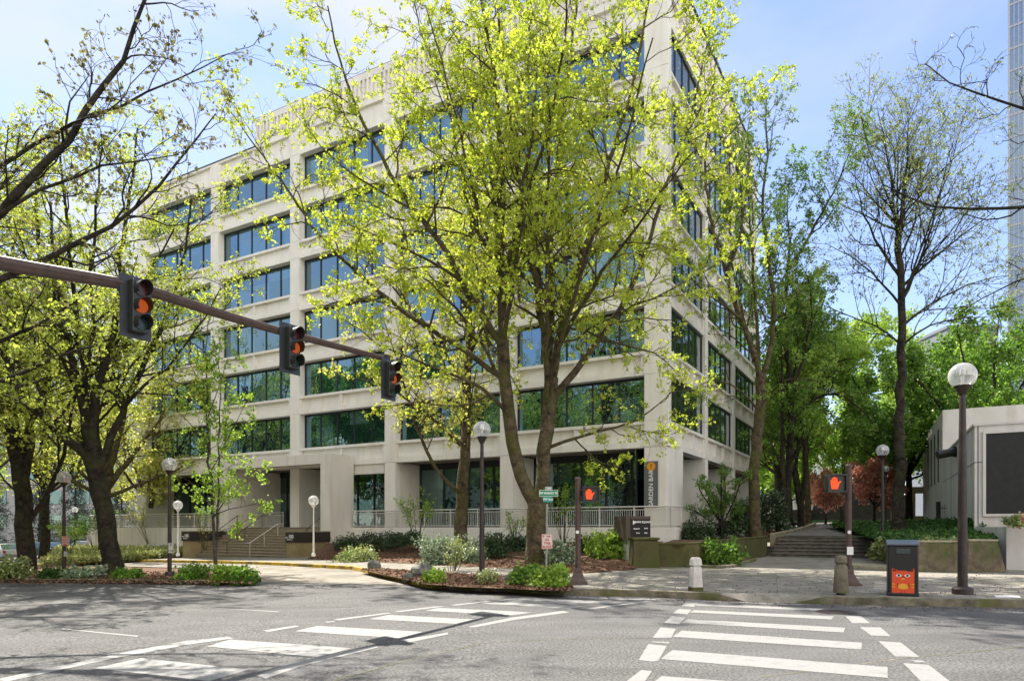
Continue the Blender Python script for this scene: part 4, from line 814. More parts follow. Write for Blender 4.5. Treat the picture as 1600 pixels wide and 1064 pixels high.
# ---------------------------------------------------------------- trees further off: (label, px, distance, z, height, trunk r, spread, limbs, leaf, bark, size, per, leafy)
far = [
 ('red_maple', 'red leaved maple hanging over the far end of the plaza walkway by the globe lamps', 1366, 54, 1.9, 4.9, .12, 1.8, 6, 'red', 'barkdark', .2, 6, .9),
 ('red_maple', 'small red and green maple behind the crossing signal, beside the pale trunk', 1290, 60, 1.9, 4.4, .10, 1.1, 5, 'red', 'barkdark', .2, 4, .8),
 ('green_tree', 'bright green leafy tree filling the gap over the plaza walkway', 1315, 66, 2.0, 13, .25, 6.0, 7, 'grn', 'barkdark', .26, 5, .8),
 ('green_tree', 'bright green tree behind the pale trunk and the white rear building', 1235, 72, 2.0, 9.5, .25, 5.0, 7, 'grn', 'barkdark', .3, 5, 1),
 ('green_tree', 'dense green tree behind the bare tree, over the lamp post of the plaza', 1420, 54, 2.0, 13, .28, 6.5, 7, 'mid', 'barkdark', .26, 6, 1),
 ('green_tree', 'broad green tree with dark limbs behind the roof of the white building', 1545, 47, 2.4, 13.5, .30, 7.0, 8, 'mid', 'barkdark', .22, 6, 1),
 ('green_tree', 'green tree rising beyond the far glass tower side of the white building', 1640, 56, 2.4, 14, .30, 7.0, 7, 'mid', 'barkdark', .28, 5, 1),
 ('green_tree', 'large green crown behind the rear wing of the white building', 1475, 72, 2.4, 17, .35, 7.5, 8, 'grn', 'barkdark', .36, 5, 1),
 ('green_tree', 'dark green tree filling in behind the crooked dark trunk beside the office building', 1215, 62, 2.0, 17, .30, 5.0, 8, 'mid', 'barkdark', .3, 5, 1),
 ('pale_limbed_tree', 'pale limbed tree with mossy boughs and yellow leaves at the far end of the deck', 165, 52, -.9, 19, .48, 8.5, 7, 'yel', 'bark', .20, 4, .4),
 ('yellow_tree', 'yellow green tree between the office building and the leaning maple', 235, 60, -.9, 15, .30, 6.5, 7, 'yel', 'bark', .22, 4, .5),
 ('yellow_tree', 'tall yellow green tree behind the thick dark maple trunk', 70, 56, -1.0, 21, .4, 9, 8, 'olv', 'barkdark', .20, 4, .55),
 ('yellow_tree', 'olive leaved tree beyond the parked cars', -60, 62, -1.3, 19, .4, 9, 7, 'olv', 'barkdark', .26, 4, .7),
]
for i, (nm, lab, px, Yd, z, h, rt, sp_, nl, lf, bk, sz, per, lfy) in enumerate(far):
    x = (px-800)/F*Yd
    tree(nm, lab, generic(x, Yd, z, h, rt, sp_, nl, 100+i), (x, Yd, z), M[bk], M[lf], 200+i, L1=h*.17, L2=h*.085, L3=h*.04, d1=1.3*10/h+.35, k2=5, k3=3, per=per, size=sz, spread=sz*.9, f0=.15, clump=2, leafy=lfy, leaf_from=z+(4.5 if lf in ('yel', 'olv') else 0), group='trees behind the plaza' if px > 1100 else 'trees beyond the deck')
# trees across the side street, seen reflected in the lower windows and shading the road
for i, (x, y, h) in enumerate([(-36, 22, 21), (-32, 5, 20), (-40, 36, 23), (-24, -10, 20), (-52, 32, 24), (-14, -22, 20), (-46, 10, 22), (-62, 42, 24), (-48, -8, 23), (-34, -28, 23)]):
    if i < 2:
        q = tree('street_tree', ['leafy street tree across the side road, mirrored in the lower windows', 'second leafy street tree across the side road, mirrored in the lower windows'][i], generic(x, y, g(x), h, .35, 7.5, 8, 300+i), (x, y, g(x)), M['barkdark'], M['mid'], 400+i, L1=3.6, L2=1.5, L3=.6, d1=1.2, k2=6, k3=3, per=5, size=.26, spread=.2, group='trees across the side street'); src = q if i == 0 else src
    else:
        dup(src, (x, y, g(x)), i*1.3, 'leafy tree across the side road number %s from the corner, mirrored in the windows' % ['', '', 'three', 'four', 'five', 'six', 'seven', 'eight', 'nine', 'ten'][i], h/21)
# ---------------------------------------------------------------- conifers in the dark gap behind the cars
def conifer(px, Yd, z, h, w_, lab, seed):
    rng = np.random.default_rng(seed); x = (px-800)/F*Yd; t = thing('conifer', lab, 'tree', (x, Yd, z), 0, 'dark conifers beyond the parked cars')
    q = rs([(x, Yd, z), (x, Yd, z+h)], 12)[None]; rr = np.linspace(.22, .02, 12)[None]
    npmesh('trunk', [tubes(q, rr, 8)+(0,)], [M['barkdark']], t, (x, Yd, z), (0,))
    a, ra = children(q, rr, int(h*9), w_, 85, -.25, 5, rng, .06, .012, .08, -.04)
    s = (a[:, 0, 2]-z)/h; a = a[:, :1]+(a-a[:, :1])*np.clip(1.35*(1-s)+.08, .1, 1.1)[:, None, None]
    b, rb = children(a, ra, 9, w_*.28, 50, -.1, 3, rng, .1, .01, .1, -.05)
    lv = leaves(b[:, 1:].reshape(-1, 3), 3, .22, .07, .3, rng, .16)
    npmesh('crown', [tubes(a, np.maximum(ra, .01), 4)+(0,), (lv[0], lv[1], 1)], [M['barkdark'], M['conif']], t, (x, Yd, z), (0,))
conifer(-10, 76, -1.5, 9, 3.6, 'spreading blue green conifer behind the silver car', 1)
conifer(62, 80, -1.4, 8, 3.4, 'dark conifer between the thick maple trunk and the first globe lamp', 2)
conifer(118, 74, -1.3, 9.5, 3.4, 'dark conifer behind the first globe lamp, near the deck end', 3)
conifer(190, 78, -1.2, 8, 3.0, 'dark conifer half hidden behind the leaning maple trunk', 4)
# ---------------------------------------------------------------- shrubs
def shrub(name, lab, x, y, z, rx, h, leaf, size=.07, n=900, stems=9, seed=1, ry=None, shell=.55, open_=False, wd=.4, grp=None, droop=-.2, cat='shrub', stemm='bark'):
    rng = np.random.default_rng(seed*7+3); ry = ry or rx
    th = rng.uniform(0, 2*np.pi, stems); ph = rng.uniform(.25, .95, stems); rr = np.sqrt(rng.uniform(.1, 1, stems))*.9
    tip = np.stack([np.cos(th)*rr*rx, np.sin(th)*rr*ry, h*(.55+.4*(1-rr*.6))*rng.uniform(.8, 1.05, stems)], 1); b0 = np.stack([np.cos(th)*.08*rx, np.sin(th)*.08*ry, np.zeros(stems)-.05], 1)
    q = np.stack([b0+(tip-b0)*t*np.array([1, 1, 1])+np.array([0, 0, h*.10*math.sin(t*3.1)]) for t in np.linspace(0, 1, 6)], 1); ra = np.linspace(.012, .004, 6)[None].repeat(stems, 0)*(1.5 if open_ else 1)
    c, rc = children(q, ra, 5, h*.35, 45, .3, 3, rng, .3 if open_ else .15, .014, .2, .05)
    if open_: C = c[:, 1:].reshape(-1, 3); C = C[rng.integers(0, len(C), n//3)]; lv = leaves(C, 3, size, size*.6, droop, rng, wd)
    else:
        u = nrm(rng.normal(size=(n, 3))); u[:, 2] = np.abs(u[:, 2]); r = rng.uniform(shell, 1, (n, 1))**.7
        lump = 1+.24*np.sin(u[:, :1]*5+seed)+.14*np.sin(u[:, 1:2]*7+seed*2)+.12*np.sin(u[:, 2:3]*9+seed)
        C = u*r*lump*np.array([rx, ry, h*.92])+np.array([0, 0, h*.04]); 
        sh = tip[:, None]*np.array([1.12, 1.12, 1.22])+rng.normal(size=(stems, 7, 3))*np.array([rx*.10, ry*.10, h*.13]); C = np.concatenate([C[rng.random(len(C)) < .85], sh.reshape(-1, 3), np.concatenate([c[:, -1], c[:, -2]])*np.array([1.1, 1.1, 1.05])]); lv = leaves(C, 3, size, size*.6, droop, rng, wd)
    t = thing(name, lab, cat, (x, y, z), 0, grp)
    npmesh('foliage', [tubes(q, ra, 5)+(0,), tubes(c, np.maximum(rc, .002), 3)+(0,), (lv[0], lv[1], 1)], [M[stemm], M[leaf]], t, (0, 0, 0), (0,)); return t
SH = [ # px, py(base), dz, half width px, height px, leaf, leafsize, n, open, label, name
 (300, 905, .13, 26, 20, 'mid', .10, 500, 0, 'low green shrub nearest the lamp on the planting island'), (352, 907, .13, 22, 22, 'grn', .09, 500, 0, 'low green shrub at the foot of the young maple'),
 (381, 908, .13, 18, 20, 'mid', .10, 450, 0, 'low shrub on the tip of the planting island by the driveway'), (132, 902, .13, 26, 14, 'varw', .12, 420, 0, 'flat white edged plant between the first lamp and the leaning maple'),
 (90, 903, .13, 22, 12, 'cover', .12, 350, 0, 'flat dark plant at the foot of the first lamp'), (18, 903, .13, 30, 26, 'varg', .12, 600, 0, 'pale leafy shrub at the foot of the thick maple trunk'),
 (200, 903, .13, 20, 12, 'mid', .10, 350, 0, 'small green plant just right of the leaning maple trunk'),
 (557, 876, .2, 34, 19, 'varg', .11, 800, 0, 'cream variegated shrub beside the path near the white lamp'), (700, 880, .25, 54, 40, 'varw', .11, 2400, 0, 'large white edged shrub in front of the slimmer maple'),
 (545, 860, .4, 26, 22, 'dk', .10, 800, 0, 'dark juniper shrub against the portal side wall'), (590, 858, .45, 34, 26, 'dk', .10, 1000, 0, 'dark spreading juniper shrub under the deck railing'),
 (635, 852, .5, 30, 20, 'dk', .10, 900, 0, 'dark juniper shrub left of the multi stemmed bush'), (770, 866, .35, 26, 28, 'dk', .11, 800, 0, 'dark green shrub behind the globe lamp post'),
 (805, 862, .45, 22, 24, 'dk', .11, 700, 0, 'dark reddish green shrub touching the left of the main maple trunk'), (873, 884, .25, 24, 36, 'varw', .13, 800, 0, 'white flecked shrub right behind the street name post'),
 (925, 866, .5, 34, 24, 'dk', .11, 1000, 0, 'dark shrub row below the railing near the crossing signal'), (952, 872, .35, 34, 40, 'grn', .14, 800, 0, 'glossy light green shrub left of the black monument sign'),
 (826, 912, .18, 24, 24, 'mid', .11, 700, 0, 'green shrub left of the street name post in the kerbside bed'), (862, 916, .18, 24, 26, 'grn', .11, 700, 0, 'green shrub right of the street name post in the kerbside bed'),
 (680, 909, .18, 16, 14, 'grn', .09, 400, 0, 'small bright green plant beside the biggest rock'), (756, 912, .18, 22, 22, 'varg', .08, 350, 1, 'thin pale shrub around the foot of the globe lamp'),
 (1086, 842, 1.0, 28, 26, 'dk', .13, 800, 0, 'round dark rhododendron at the corner of the deck wall'), (1150, 836, 1.0, 34, 24, 'dk', .12, 900, 0, 'dark fern like shrub under the lacy maple'),
 (1130, 880, .25, 30, 34, 'mid', .12, 500, 0, 'dark leafy plant in the small kerbed bed by the olive wall'), (1376, 872, 1.0, 12, 26, 'varg', .12, 300, 0, 'pale leafed shrub behind the litter bin'),
 (1205, 832, 1.1, 30, 64, 'dk', .14, 1400, 0, 'tall dark yew bush between the two right hand trunks'), (1160, 828, 1.05, 26, 46, 'dk', .13, 900, 0, 'dark bush behind the scarred maple trunk'),
]
for i, (px, py, dz, hw, hh, lf, sz, n_, op, lab) in enumerate(SH):
    Yd = {8: 30, 7: 34.5, 9: 43, 10: 40, 11: 38, 12: 31, 13: 33.5, 14: 26.5, 15: 31.5, 16: 28.5, 21: 37.2, 22: 38.5, 23: 26.8, 24: 27.5, 25: 43, 26: 40.5}.get(i) or P(px, py, dz)[1]
    x = (px-800)/F*Yd; z = 1.6+(825-py)/F*Yd
    shrub('shrub', lab, x, Yd, z-.03, hw*Yd/F, hh*Yd/F, lf, sz, n_, 9, i+1, ry=min(hw*Yd/F, 1.1), open_=bool(op))
OP = [(235, 848, 58, 50, 66, 'yel', .09, 1000, 'pale forsythia like bush with thin stems in front of the deck end'), (705, 905, 24.5, 46, 68, 'varg', .08, 600, 'thin stemmed deciduous bush with pale leaves in the kerbside bed'),
 (805, 856, 35, 20, 60, 'grn', .09, 320, 'airy bush left of the main maple, in front of the railing'), (652, 850, 38.5, 38, 86, 'grn', .10, 900, 'tall multi stemmed green bush in front of the railing, left of the slimmer maple'),
 (880, 846, 33, 36, 90, 'grn', .09, 700, 'tall thin stemmed bush behind the street name sign'), (150, 858, 50, 40, 62, 'mid', .14, 1100, 'leafy green bush behind the leaning maple trunk'), (108, 862, 47, 30, 50, 'grn', .13, 700, 'bright leafed bush behind the first globe lamp'), (320, 858, 45, 22, 60, 'yel', .09, 260, 'small pale bush beside the left pedestal of the steps')]
for i, (px, py, Yd, hw, hh, lf, sz, n_, lab) in enumerate(OP):
    x = (px-800)/F*Yd; z = 1.6+(825-py)/F*Yd
    shrub('bush', lab, x, Yd, z-.03, hw*Yd/F, hh*Yd/F, lf, sz, n_, 8, 60+i, ry=hw*Yd/F*.7, open_=True, cat='bush')
# lacy green maple beside the building
x, Yd = (1128-800)/F*37.8, 37.8
tree('lacy_maple', 'small lacy green maple beside the second column of the office building', generic(x, Yd, 1.0, 3.6, .08, 1.7, 7, 55, ht=.7), (x, Yd, 1.0), M['barkdark'], M['mid'], 56, L1=.9, L2=.45, L3=.2, d1=3.2, k2=4, k3=3, per=4, size=.09, spread=.05, f0=.1, clump=1, flare=False)
# ground cover: nobody could count it
def cover(name, lab, fn, n, leaf, size, hgt, seed):
    rng = np.random.default_rng(seed); C = np.array([fn(rng) for _ in range(n)]); C[:, 2] += rng.uniform(0, hgt, n)
    lv = leaves(C, 2, size, size*.5, -.6, rng, .42); o = npmesh(name, [(lv[0], lv[1], 0)], [M[leaf]], None, (0, 0, 0)); return tag(o, lab, 'ground cover', None, 'stuff')
def tri_fn(polyA, polyB, z0, z1, tpow=1.0):
    A = [Vector(p) for p in polyA]; B = [Vector(p) for p in polyB]
    def at(pl, t):
        k = t*(len(pl)-1); i = min(int(k), len(pl)-2); return pl[i].lerp(pl[i+1], k-i)
    def f(r):
        t = r.random(); s = r.random()**tpow; p = at(A, t).lerp(at(B, t), s); e = s*s*(3-2*s); return (p.x, p.y, (z0+(g(p.x) if z0 < .5 else 0))*(1-e)+z1*e+.02)
    return f
cover('ground_cover', 'pale mixed ground cover on the bank below the deck end', tri_fn([P(66, 883, .2), P(150, 877.5, .2), P(220, 873, .2), P(288, 869.5, .2)], [Bp(-53, -3), Bp(-45, -2), Bp(-38, -1.5), Bp(-33, -1)], .18, -.25, 1.3), 15000, 'coverlt', .16, .35, 5)
cover('ground_cover', 'dark ground cover leaves on the raised lawn behind the planters', tri_fn([(14.6, 26), lawnp[0], lawnp[1], (18.8, 27)], [tuple(q0+dy*20+dx*.6), (22, 48), (20.5, 36), (18.9, 28.4)], 1.06, 1.76), 16000, 'cover', .13, .12, 6)
cover('ground_cover', 'bright ground cover along the front edge of the long planter', tri_fn([P(1440, 893, .15), P(1510, 893, .15)], [(P(1440, 893)[0]+.3, P(1440, 893)[1]+1.0), (P(1510, 893)[0]+.3, P(1510, 893)[1]+1.0)], 1.03, 1.1), 900, 'varg', .09, .12, 7)
def fl(r): t = r.random(); s = r.random(); return (17.9+(24-17.9)*t+s*.9, 24.6+(20.6-24.6)*t+s*1.3, 1.72)
cover('flowers', 'mixed bedding flowers on top of the low white wall', fl, 1500, 'varw', .10, .16, 8)
for i, (px, py, w_, lf, lab) in enumerate([(1585, 817, .3, 'varg', 'clump of yellow green bedding plants on the white wall'), (1597, 818, .22, 'red', 'clump of orange red bedding plants at the edge of the white wall')]):
    shrub('bedding_plant', lab, (px-800)/F*23.6, 23.6, 1.7, w_, .28, lf, .08, 160, 5, 90+i, cat='plant')
# island weeds and leaf litter
cover('ground_cover', 'scattered low leaves on the mulch of the planting island', tri_fn([P(-40, 905, .13), P(200, 909, .13), P(395, 911, .13)], [P(-40, 891, .13), P(200, 892, .13), P(395, 904, .13)], .14, .0), 0+600, 'mid', .12, .06, 9) if False else None
def scatter(name, lab, cat, fn, n, m, size, seed, wd=.4):
    rng = np.random.default_rng(seed); C = np.array([fn(rng) for _ in range(n)]); a = rng.normal(size=(n, 3)); a[:, 2] *= .25; a = nrm(a); b = rng.normal(size=(n, 3)); b[:, 2] *= .3; b = nrm(np.cross(np.cross(a, b), a)); s = size*rng.uniform(.5, 1.5, (n, 1))
    V_ = np.stack([C, C+a*s*.5+b*s*wd, C+a*s, C+a*s*.5-b*s*wd], 1).reshape(-1, 3); o = npmesh(name, [(V_, np.arange(n*4).reshape(-1, 4), 0)], [m], None, (0, 0, 0)); return tag(o, lab, cat, None, 'stuff')
CH = mat('bark_chips', (.07, .038, .024), .95, .5, 9, col2=(.24, .14, .085))
def bankf(front, back, z0, z1):
    f0_ = tri_fn(front, back, z0, z1)
    return f0_
scatter('bark_chips', 'loose reddish bark chips over the mulch bank under the maples', 'mulch', tri_fn(pathtop, [Bp(-21.6, -.7), Bp(-14, -.7), Bp(-7, -.7), Bp(0, -.7)], .17, .78), 9000, CH, .09, 31)
scatter('bark_chips', 'loose bark chips over the kerbside bed', 'mulch', tri_fn(bedf, bedb, .178, .0), 0+5000, CH, .05, 32) if False else None
def bedfn(r):
    t = r.random(); s = r.random(); p = Vector(bedf[min(int(t*7), 6)]).lerp(Vector(bedf[min(int(t*7), 6)+1]), t*7-min(int(t*7), 6)); q = Vector(bedb[min(int((1-t)*4), 3)]).lerp(Vector(bedb[min(int((1-t)*4), 3)+1]), (1-t)*4-min(int((1-t)*4), 3)); p = p.lerp(q, s); return (p.x, p.y, g(p.x)+.19)
scatter('bark_chips', 'loose bark chips over the kerbside planting bed', 'mulch', bedfn, 6000, CH, .06, 33)
def islf(r):
    px = r.uniform(-60, 395); py = r.uniform(892 if px < 280 else 897, 911); p = P(px, py, .13); return (p[0], p[1], g(p[0])+.145)
scatter('bark_chips', 'loose bark chips over the planting island', 'mulch', islf, 6000, CH, .08, 34)
def gut(r):
    k = r.random()
    if k < .5: px = r.uniform(0, 1600); yk = np.interp(px, [0, 400, 640, 700, 880, 1087, 1240, 1320, 1600], [911, 914.5, 913, 921, 930, 936.5, 942.5, 945, 950]); p = P(px, yk+abs(r.normal())*3.0, 0); return (p[0], p[1], g(p[0])+.006)
    px = r.uniform(900, 1600); py = r.uniform(893, 932); p = P(px, py, .15); return (p[0], p[1], .158)
scatter('leaf_litter', 'scattered small dry leaves along the gutter and on the pavement', 'leaf litter', gut, 2600, CH, .035, 35)
# ---------------------------------------------------------------- rocks
def rock(px, py, dz, w_, h, lab, seed, m='rock'):
    p = P(px, py, dz); rnd = random.Random(seed); bm = bmesh.new(); bmesh.ops.create_icosphere(bm, subdivisions=2, radius=1)
    sd = [Vector((rnd.uniform(-1, 1), rnd.uniform(-1, 1), rnd.uniform(-.3, 1))).normalized() for _ in range(9)]; dd = [rnd.uniform(.62, .9) for _ in sd]
    for v in bm.verts:
        for n_, d in zip(sd, dd):
            e = v.co.dot(n_)-d
            if e > 0: v.co -= n_*e
        v.co.x *= w_/2*1.15; v.co.y *= w_*.42; v.co.z = v.co.z*h*.75+h*.3
    me = bpy.data.meshes.new('rock'); bm.to_mesh(me); bm.free(); me.materials.append(M[m]); o = bpy.data.objects.new('rock', me); COL.objects.link(o)
    o.location = (p[0], p[1], g(p[0])+dz-.05); tag(o, lab, 'rock', 'rocks in the kerbside beds')
rock(583, 888, .17, .55, .42, 'small dark pointed rock at the corner of path and kerbside bed', 1)
rock(661, 899, .18, .85, .48, 'largest grey green rock in the kerbside bed', 2)
rock(637, 903, .18, .35, .22, 'small brown rock left of the largest rock', 3)
rock(212, 897, .13, .65, .3, 'dark flat rock between the leaning maple and the lamp', 4)
rock(793, 905, .18, .4, .18, 'small flat rock between lamp and shrubs', 5)
# ================================================================ street lamps
def lamp(px, py, dz, zc, dia, r0, m, lab, Y=None, base='round', zb=None, grp='globe lamps with dark posts'):
    if Y is None: p = P(px, py, dz); z = g(p[0])+dz
    else: p = ((px-800)/F*Y, Y); z = zb
    t = thing('street_lamp', lab, 'lamp', (p[0], p[1], z), 0, grp); h = zc-z; rg = dia/2
    b = MB(); b.lathe([(r0, .0), (r0, .3), (r0*.85, h*.5), (r0*.62, h-rg-.12)], 14); b.build('post', m, t, smooth=True)
    b = MB(); b.lathe([(r0*2.1, 0), (r0*2.1, .12), (r0*1.7, .16), (r0*1.02, .17)], 14); b.build('base', m, t, smooth=True)
    b = MB(); b.lathe([(r0*.7, h-rg-.14), (rg*.55, h-rg*.88), (rg*.62, h-rg*.78), (rg*.5, h-rg*.74)], 20); b.build('collar', m, t, smooth=True)
    gm = bpy.data.meshes.new('globe'); bm = bmesh.new(); bmesh.ops.create_uvsphere(bm, u_segments=28, v_segments=18, radius=rg); bm.to_mesh(gm); bm.free()
    gm.materials.append(M['globe']); gm.polygons.foreach_set('use_smooth', [True]*len(gm.polygons)); o = bpy.data.objects.new('globe', gm); COL.objects.link(o); o.parent = t; o.location = (0, 0, h)
    b = MB(); b.lathe([(.03, -rg*.8), (.035, 0), (.06, .02), (.05, .16), (.0, .17)], 10); o2 = b.build('bulb', M['white'], o, smooth=True)
    return t
gm_ = bpy.data.materials.new('globe_acrylic'); gm_.use_nodes = True; n = gm_.node_tree.nodes; l = gm_.node_tree.links; n.remove(n['Principled BSDF'])
a_ = n.new('ShaderNodeBsdfTransparent'); a_.inputs[0].default_value = (.86, .87, .87, 1); c_ = n.new('ShaderNodeBsdfTranslucent'); c_.inputs[0].default_value = (.8, .8, .8, 1); d_ = n.new('ShaderNodeBsdfDiffuse'); d_.inputs[0].default_value = (.75, .75, .75, 1); e_ = n.new('ShaderNodeBsdfGlossy'); e_.inputs['Roughness'].default_value = .08
m1 = n.new('ShaderNodeMixShader'); m1.inputs[0].default_value = .5; l.new(c_.outputs[0], m1.inputs[1]); l.new(d_.outputs[0], m1.inputs[2])
lw_ = n.new('ShaderNodeLayerWeight'); lw_.inputs[0].default_value = .45
mr_ = n.new('ShaderNodeMapRange'); mr_.inputs['To Min'].default_value = .22; mr_.inputs['To Max'].default_value = .95; l.new(lw_.outputs['Facing'], mr_.inputs['Value'])
m2 = n.new('ShaderNodeMixShader'); l.new(mr_.outputs[0], m2.inputs[0]); l.new(a_.outputs[0], m2.inputs[1]); l.new(m1.outputs[0], m2.inputs[2])
m3 = n.new('ShaderNodeMixShader'); m3.inputs[0].default_value = .14; l.new(m2.outputs[0], m3.inputs[1]); l.new(e_.outputs[0], m3.inputs[2]); l.new(m3.outputs[0], n['Material Output'].inputs[0]); M['globe'] = gm_
lamp(1504, 928, .15, 4.95, .56, .10, M['blackpole'], 'tall brown black globe lamp standing between the litter bin and the tapered planter')
lamp(753, 908, .17, 4.28, .48, .075, M['blackpole'], 'globe lamp with dark post in the kerbside bed left of the main maple')
lamp(265, 899, .13, 4.02, .54, .08, M['blackpole'], 'globe lamp with dark post carrying a small notice, left of the young maple')
lamp(100, 896, .13, 3.80, .56, .08, M['blackpole'], 'globe lamp with dark post carrying a pink notice, between the two dark maple trunks')
WL = 'pale slim globe lamps near the entrance'
lamp(490, 868, 0, 1.6+43*36/1088, .53, .05, M['white'], 'slim white globe lamp at the right pedestal of the steps', Y=36, zb=.15, grp=WL)
lamp(278, 868, 0, 1.6+36*40/1088, .52, .05, M['white'], 'slim white globe lamp in front of the deck railing, left of the steps', Y=40, zb=.0, grp=WL)
lamp(1379, 836, 0, 1.6+121*30/1088, .52, .07, M['darkmetal'], 'black globe lamp beside the grey trunk on the plaza', Y=30, zb=1.3)
lamp(1384, 820, 0, 1.6+92*50/1088, .50, .06, M['darkmetal'], 'second black globe lamp on the plaza, the higher of the two small globes', Y=50, zb=1.7)
lamp(1380, 818, 0, 1.6+77*60/1088, .50, .06, M['darkmetal'], 'most distant black globe lamp at the far end of the plaza', Y=60, zb=2.0)
lamp(117, 870, 0, 1.6+25*62/1088+.2, .5, .06, M['darkmetal'], 'distant small globe lamp behind the thick maple trunk', Y=62, zb=-1.4)
# notices on the posts
def notice(px, py, Y, w_, h, col, lab, lines, ink=(.45, .06, .05), name='notice_sign'):
    x, y, z = L3(px, py, Y); t = thing(name, lab, 'sign', (x, y, z))
    b = MB(); b.box(-w_/2, w_/2, -.006, 0, -h/2, h/2); b.build('plate', mat('sign_plate', col, .5, .1, 12), t, bevel=.002)
    im = mat('sign_ink', ink, .5); n = len(lines)
    for i, s in enumerate(lines): text(s[0], s[1], im, t, (0, -.009, h/2-h*(i+.5)/n), (R(90), 0, 0), 'lettering', bold=.002)
    b = MB(); e = .012
    for a in ((-w_/2+e, w_/2-e, h/2-2*e, h/2-e), (-w_/2+e, w_/2-e, -h/2+e, -h/2+2*e)): b.box(a[0], a[1], -.009, -.006, a[2], a[3])
    for xx in (-w_/2+e, w_/2-2*e): b.box(xx, xx+e, -.009, -.006, -h/2+2*e, h/2-2*e)
    b.build('border', im, t); return t
ly = P(100, 896, .13)[1]; notice(101.5, 845, ly-.1, .30, .42, (.55, .36, .32), 'pinkish faded notice on the lamp post between the dark trunks', [('NO', .10), ('PARKING', .06), ('ANY', .09), ('TIME', .09)])
b = MB(); p_ = L3(102.5, 865, ly-.1); b.box(-.08, .08, -.01, 0, -.11, .11); o = b.build('notice_sign', mat('grey_notice', (.4, .4, .38), .5)); o.location = p_; tag(o, 'small blank grey notice lower on the lamp post between the dark trunks', 'sign')
ly = P(265, 899, .13)[1]; t = notice(267, 856, ly-.11, .22, .40, (.52, .50, .46), 'weathered white notice on the lamp post near the young maple', [('P', .15), ('2 HR', .08)], (.12, .12, .12))
# ================================================================ pedestrian signals
def hand(t, m, s, y):
    pts = [(-.30,-.5),(.22,-.5),(.26,-.18),(.50,.12),(.42,.20),(.20,.02),(.17,.42),(.07,.44),(.05,.08),(.02,.52),(-.09,.52),(-.10,.08),(-.14,.46),(-.25,.44),(-.24,.04),(-.29,.30),(-.38,.28),(-.38,-.1)]
    bm = bmesh.new(); vs = [bm.verts.new((p[0]*s, y, p[1]*s)) for p in pts]; f = bm.faces.new(vs); bmesh.ops.triangulate(bm, faces=[f]); r = bmesh.ops.extrude_face_region(bm, geom=bm.faces[:]); bmesh.ops.translate(bm, vec=(0, -.004, 0), verts=[v for v in r['geom'] if isinstance(v, bmesh.types.BMVert)])
    me = bpy.data.meshes.new('hand_symbol'); bm.to_mesh(me); bm.free(); me.materials.append(m); o = bpy.data.objects.new('hand_symbol', me); COL.objects.link(o); o.parent = t; return o
HANDM = emit('lit_orange_hand', (1.0, .075, .012), .62)
def pedsig(px, py, ztop, side, hz, lab, s=.42):
    p = P(px, py, .15); t = thing('pedestrian_signal', lab, 'crossing signal', (p[0], p[1], .15), 0, 'pedestrian crossing signals')
    h = ztop-.15; b = MB(); b.lathe([(.075, .2), (.07, h-.05)], 14); b.build('pole', M['brown'], t, smooth=True)
    b = MB(); b.lathe([(.085, h-.05), (.085, h-.01), (.05, h+.03), (0, h+.03)], 14); b.build('pole_cap', M['brown'], t, smooth=True)
    b = MB(); b.frus(0, 0, 0, .06, .24, .24, .23, .23); b.frus(0, 0, .06, .30, .20, .20, .10, .10); b.frus(0, 0, .30, .42, .10, .10, .085, .085); b.build('base', M['brown'], t, bevel=.012)
    hx = side*(.12+s/2); z = hz-.15
    b = MB(); b.box(hx-s/2, hx+s/2, -.12, .10, z-s*.47, z+s*.47); ho = b.build('signal_head', M['darkmetal'], t, bevel=.03)
    b = MB()
    for q in ((hx-s/2-.0, hx+s/2, z+s*.40, z+s*.47), (hx-s/2, hx+s/2, z-s*.47, z-s*.42)): b.box(q[0], q[1], -.19, -.12, q[2], q[3])
    for q in (hx-s/2, hx+s/2-.025): b.box(q, q+.025, -.19, -.12, z-s*.42, z+s*.40)
    b.build('visor', M['darkmetal'], ho)
    b = MB(); b.bar((0, 0, z+.1), (hx, 0, z+.1), .03); b.bar((0, 0, z-.1), (hx, 0, z-.1), .03); b.build('bracket', M['darkmetal'], t)
    o = hand(ho, HANDM, s*.62, -.124); o.location = (hx-.04*1, 0, z)
    b = MB(); b.bar((-.02, -.082, 1.35), (-.02, -.07, 1.35), .045, 12); b.build('push_button', M['white'], t); return t
pedsig(903, 912, 2.90, 1, 2.48, 'brown signal pole with lit orange hand beside the street name sign')
q = pedsig(1326, 914, 3.2, -1, 2.74, 'brown signal pole with lit orange hand behind the round stone bollard', .48)
b = MB(); b.box(-.08, .08, -.085, -.078, .78, .98); b.build('sticker', M['white'], q)
# ================================================================ traffic signal arm with three heads
LA = .83
ta = thing('traffic_light_mast', 'long brown mast arm over the road carrying the three traffic lights', 'mast arm', (-10.1, 2.0, g(-10.1)))
ab = Vector((-10.1, 2.0, g(-10.1)))
ap = [Vector((-10.1, 2.0, 3.9)), Vector((-8.6, 5.1, 4.5)), L3(0, 412, 10.75*LA), L3(212, 446, 12.85*LA), L3(330, 487, 14.2*LA), L3(453, 522, 16.0*LA), L3(607, 562, 19.5*LA)]
ap = [Vector(p)-ab for p in ap]; rr = np.linspace(.135, .06, 40); q = rs([tuple(p) for p in ap], 40)
v_, f_ = tubes(q[None], rr[None], 8); b = MB(); b.add([tuple(p) for p in v_], [tuple(int(k) for k in f) for f in f_]); b.f.append(tuple(range(len(v_)-8, len(v_)))); b.m.append(0); b.build('arm', M['brown'], ta)
b = MB(); b.lathe([(.26, 0), (.26, .1), (.18, .15), (.16, 4.6), (0, 4.65)], 16); b.build('pole', M['brown'], ta, smooth=True)
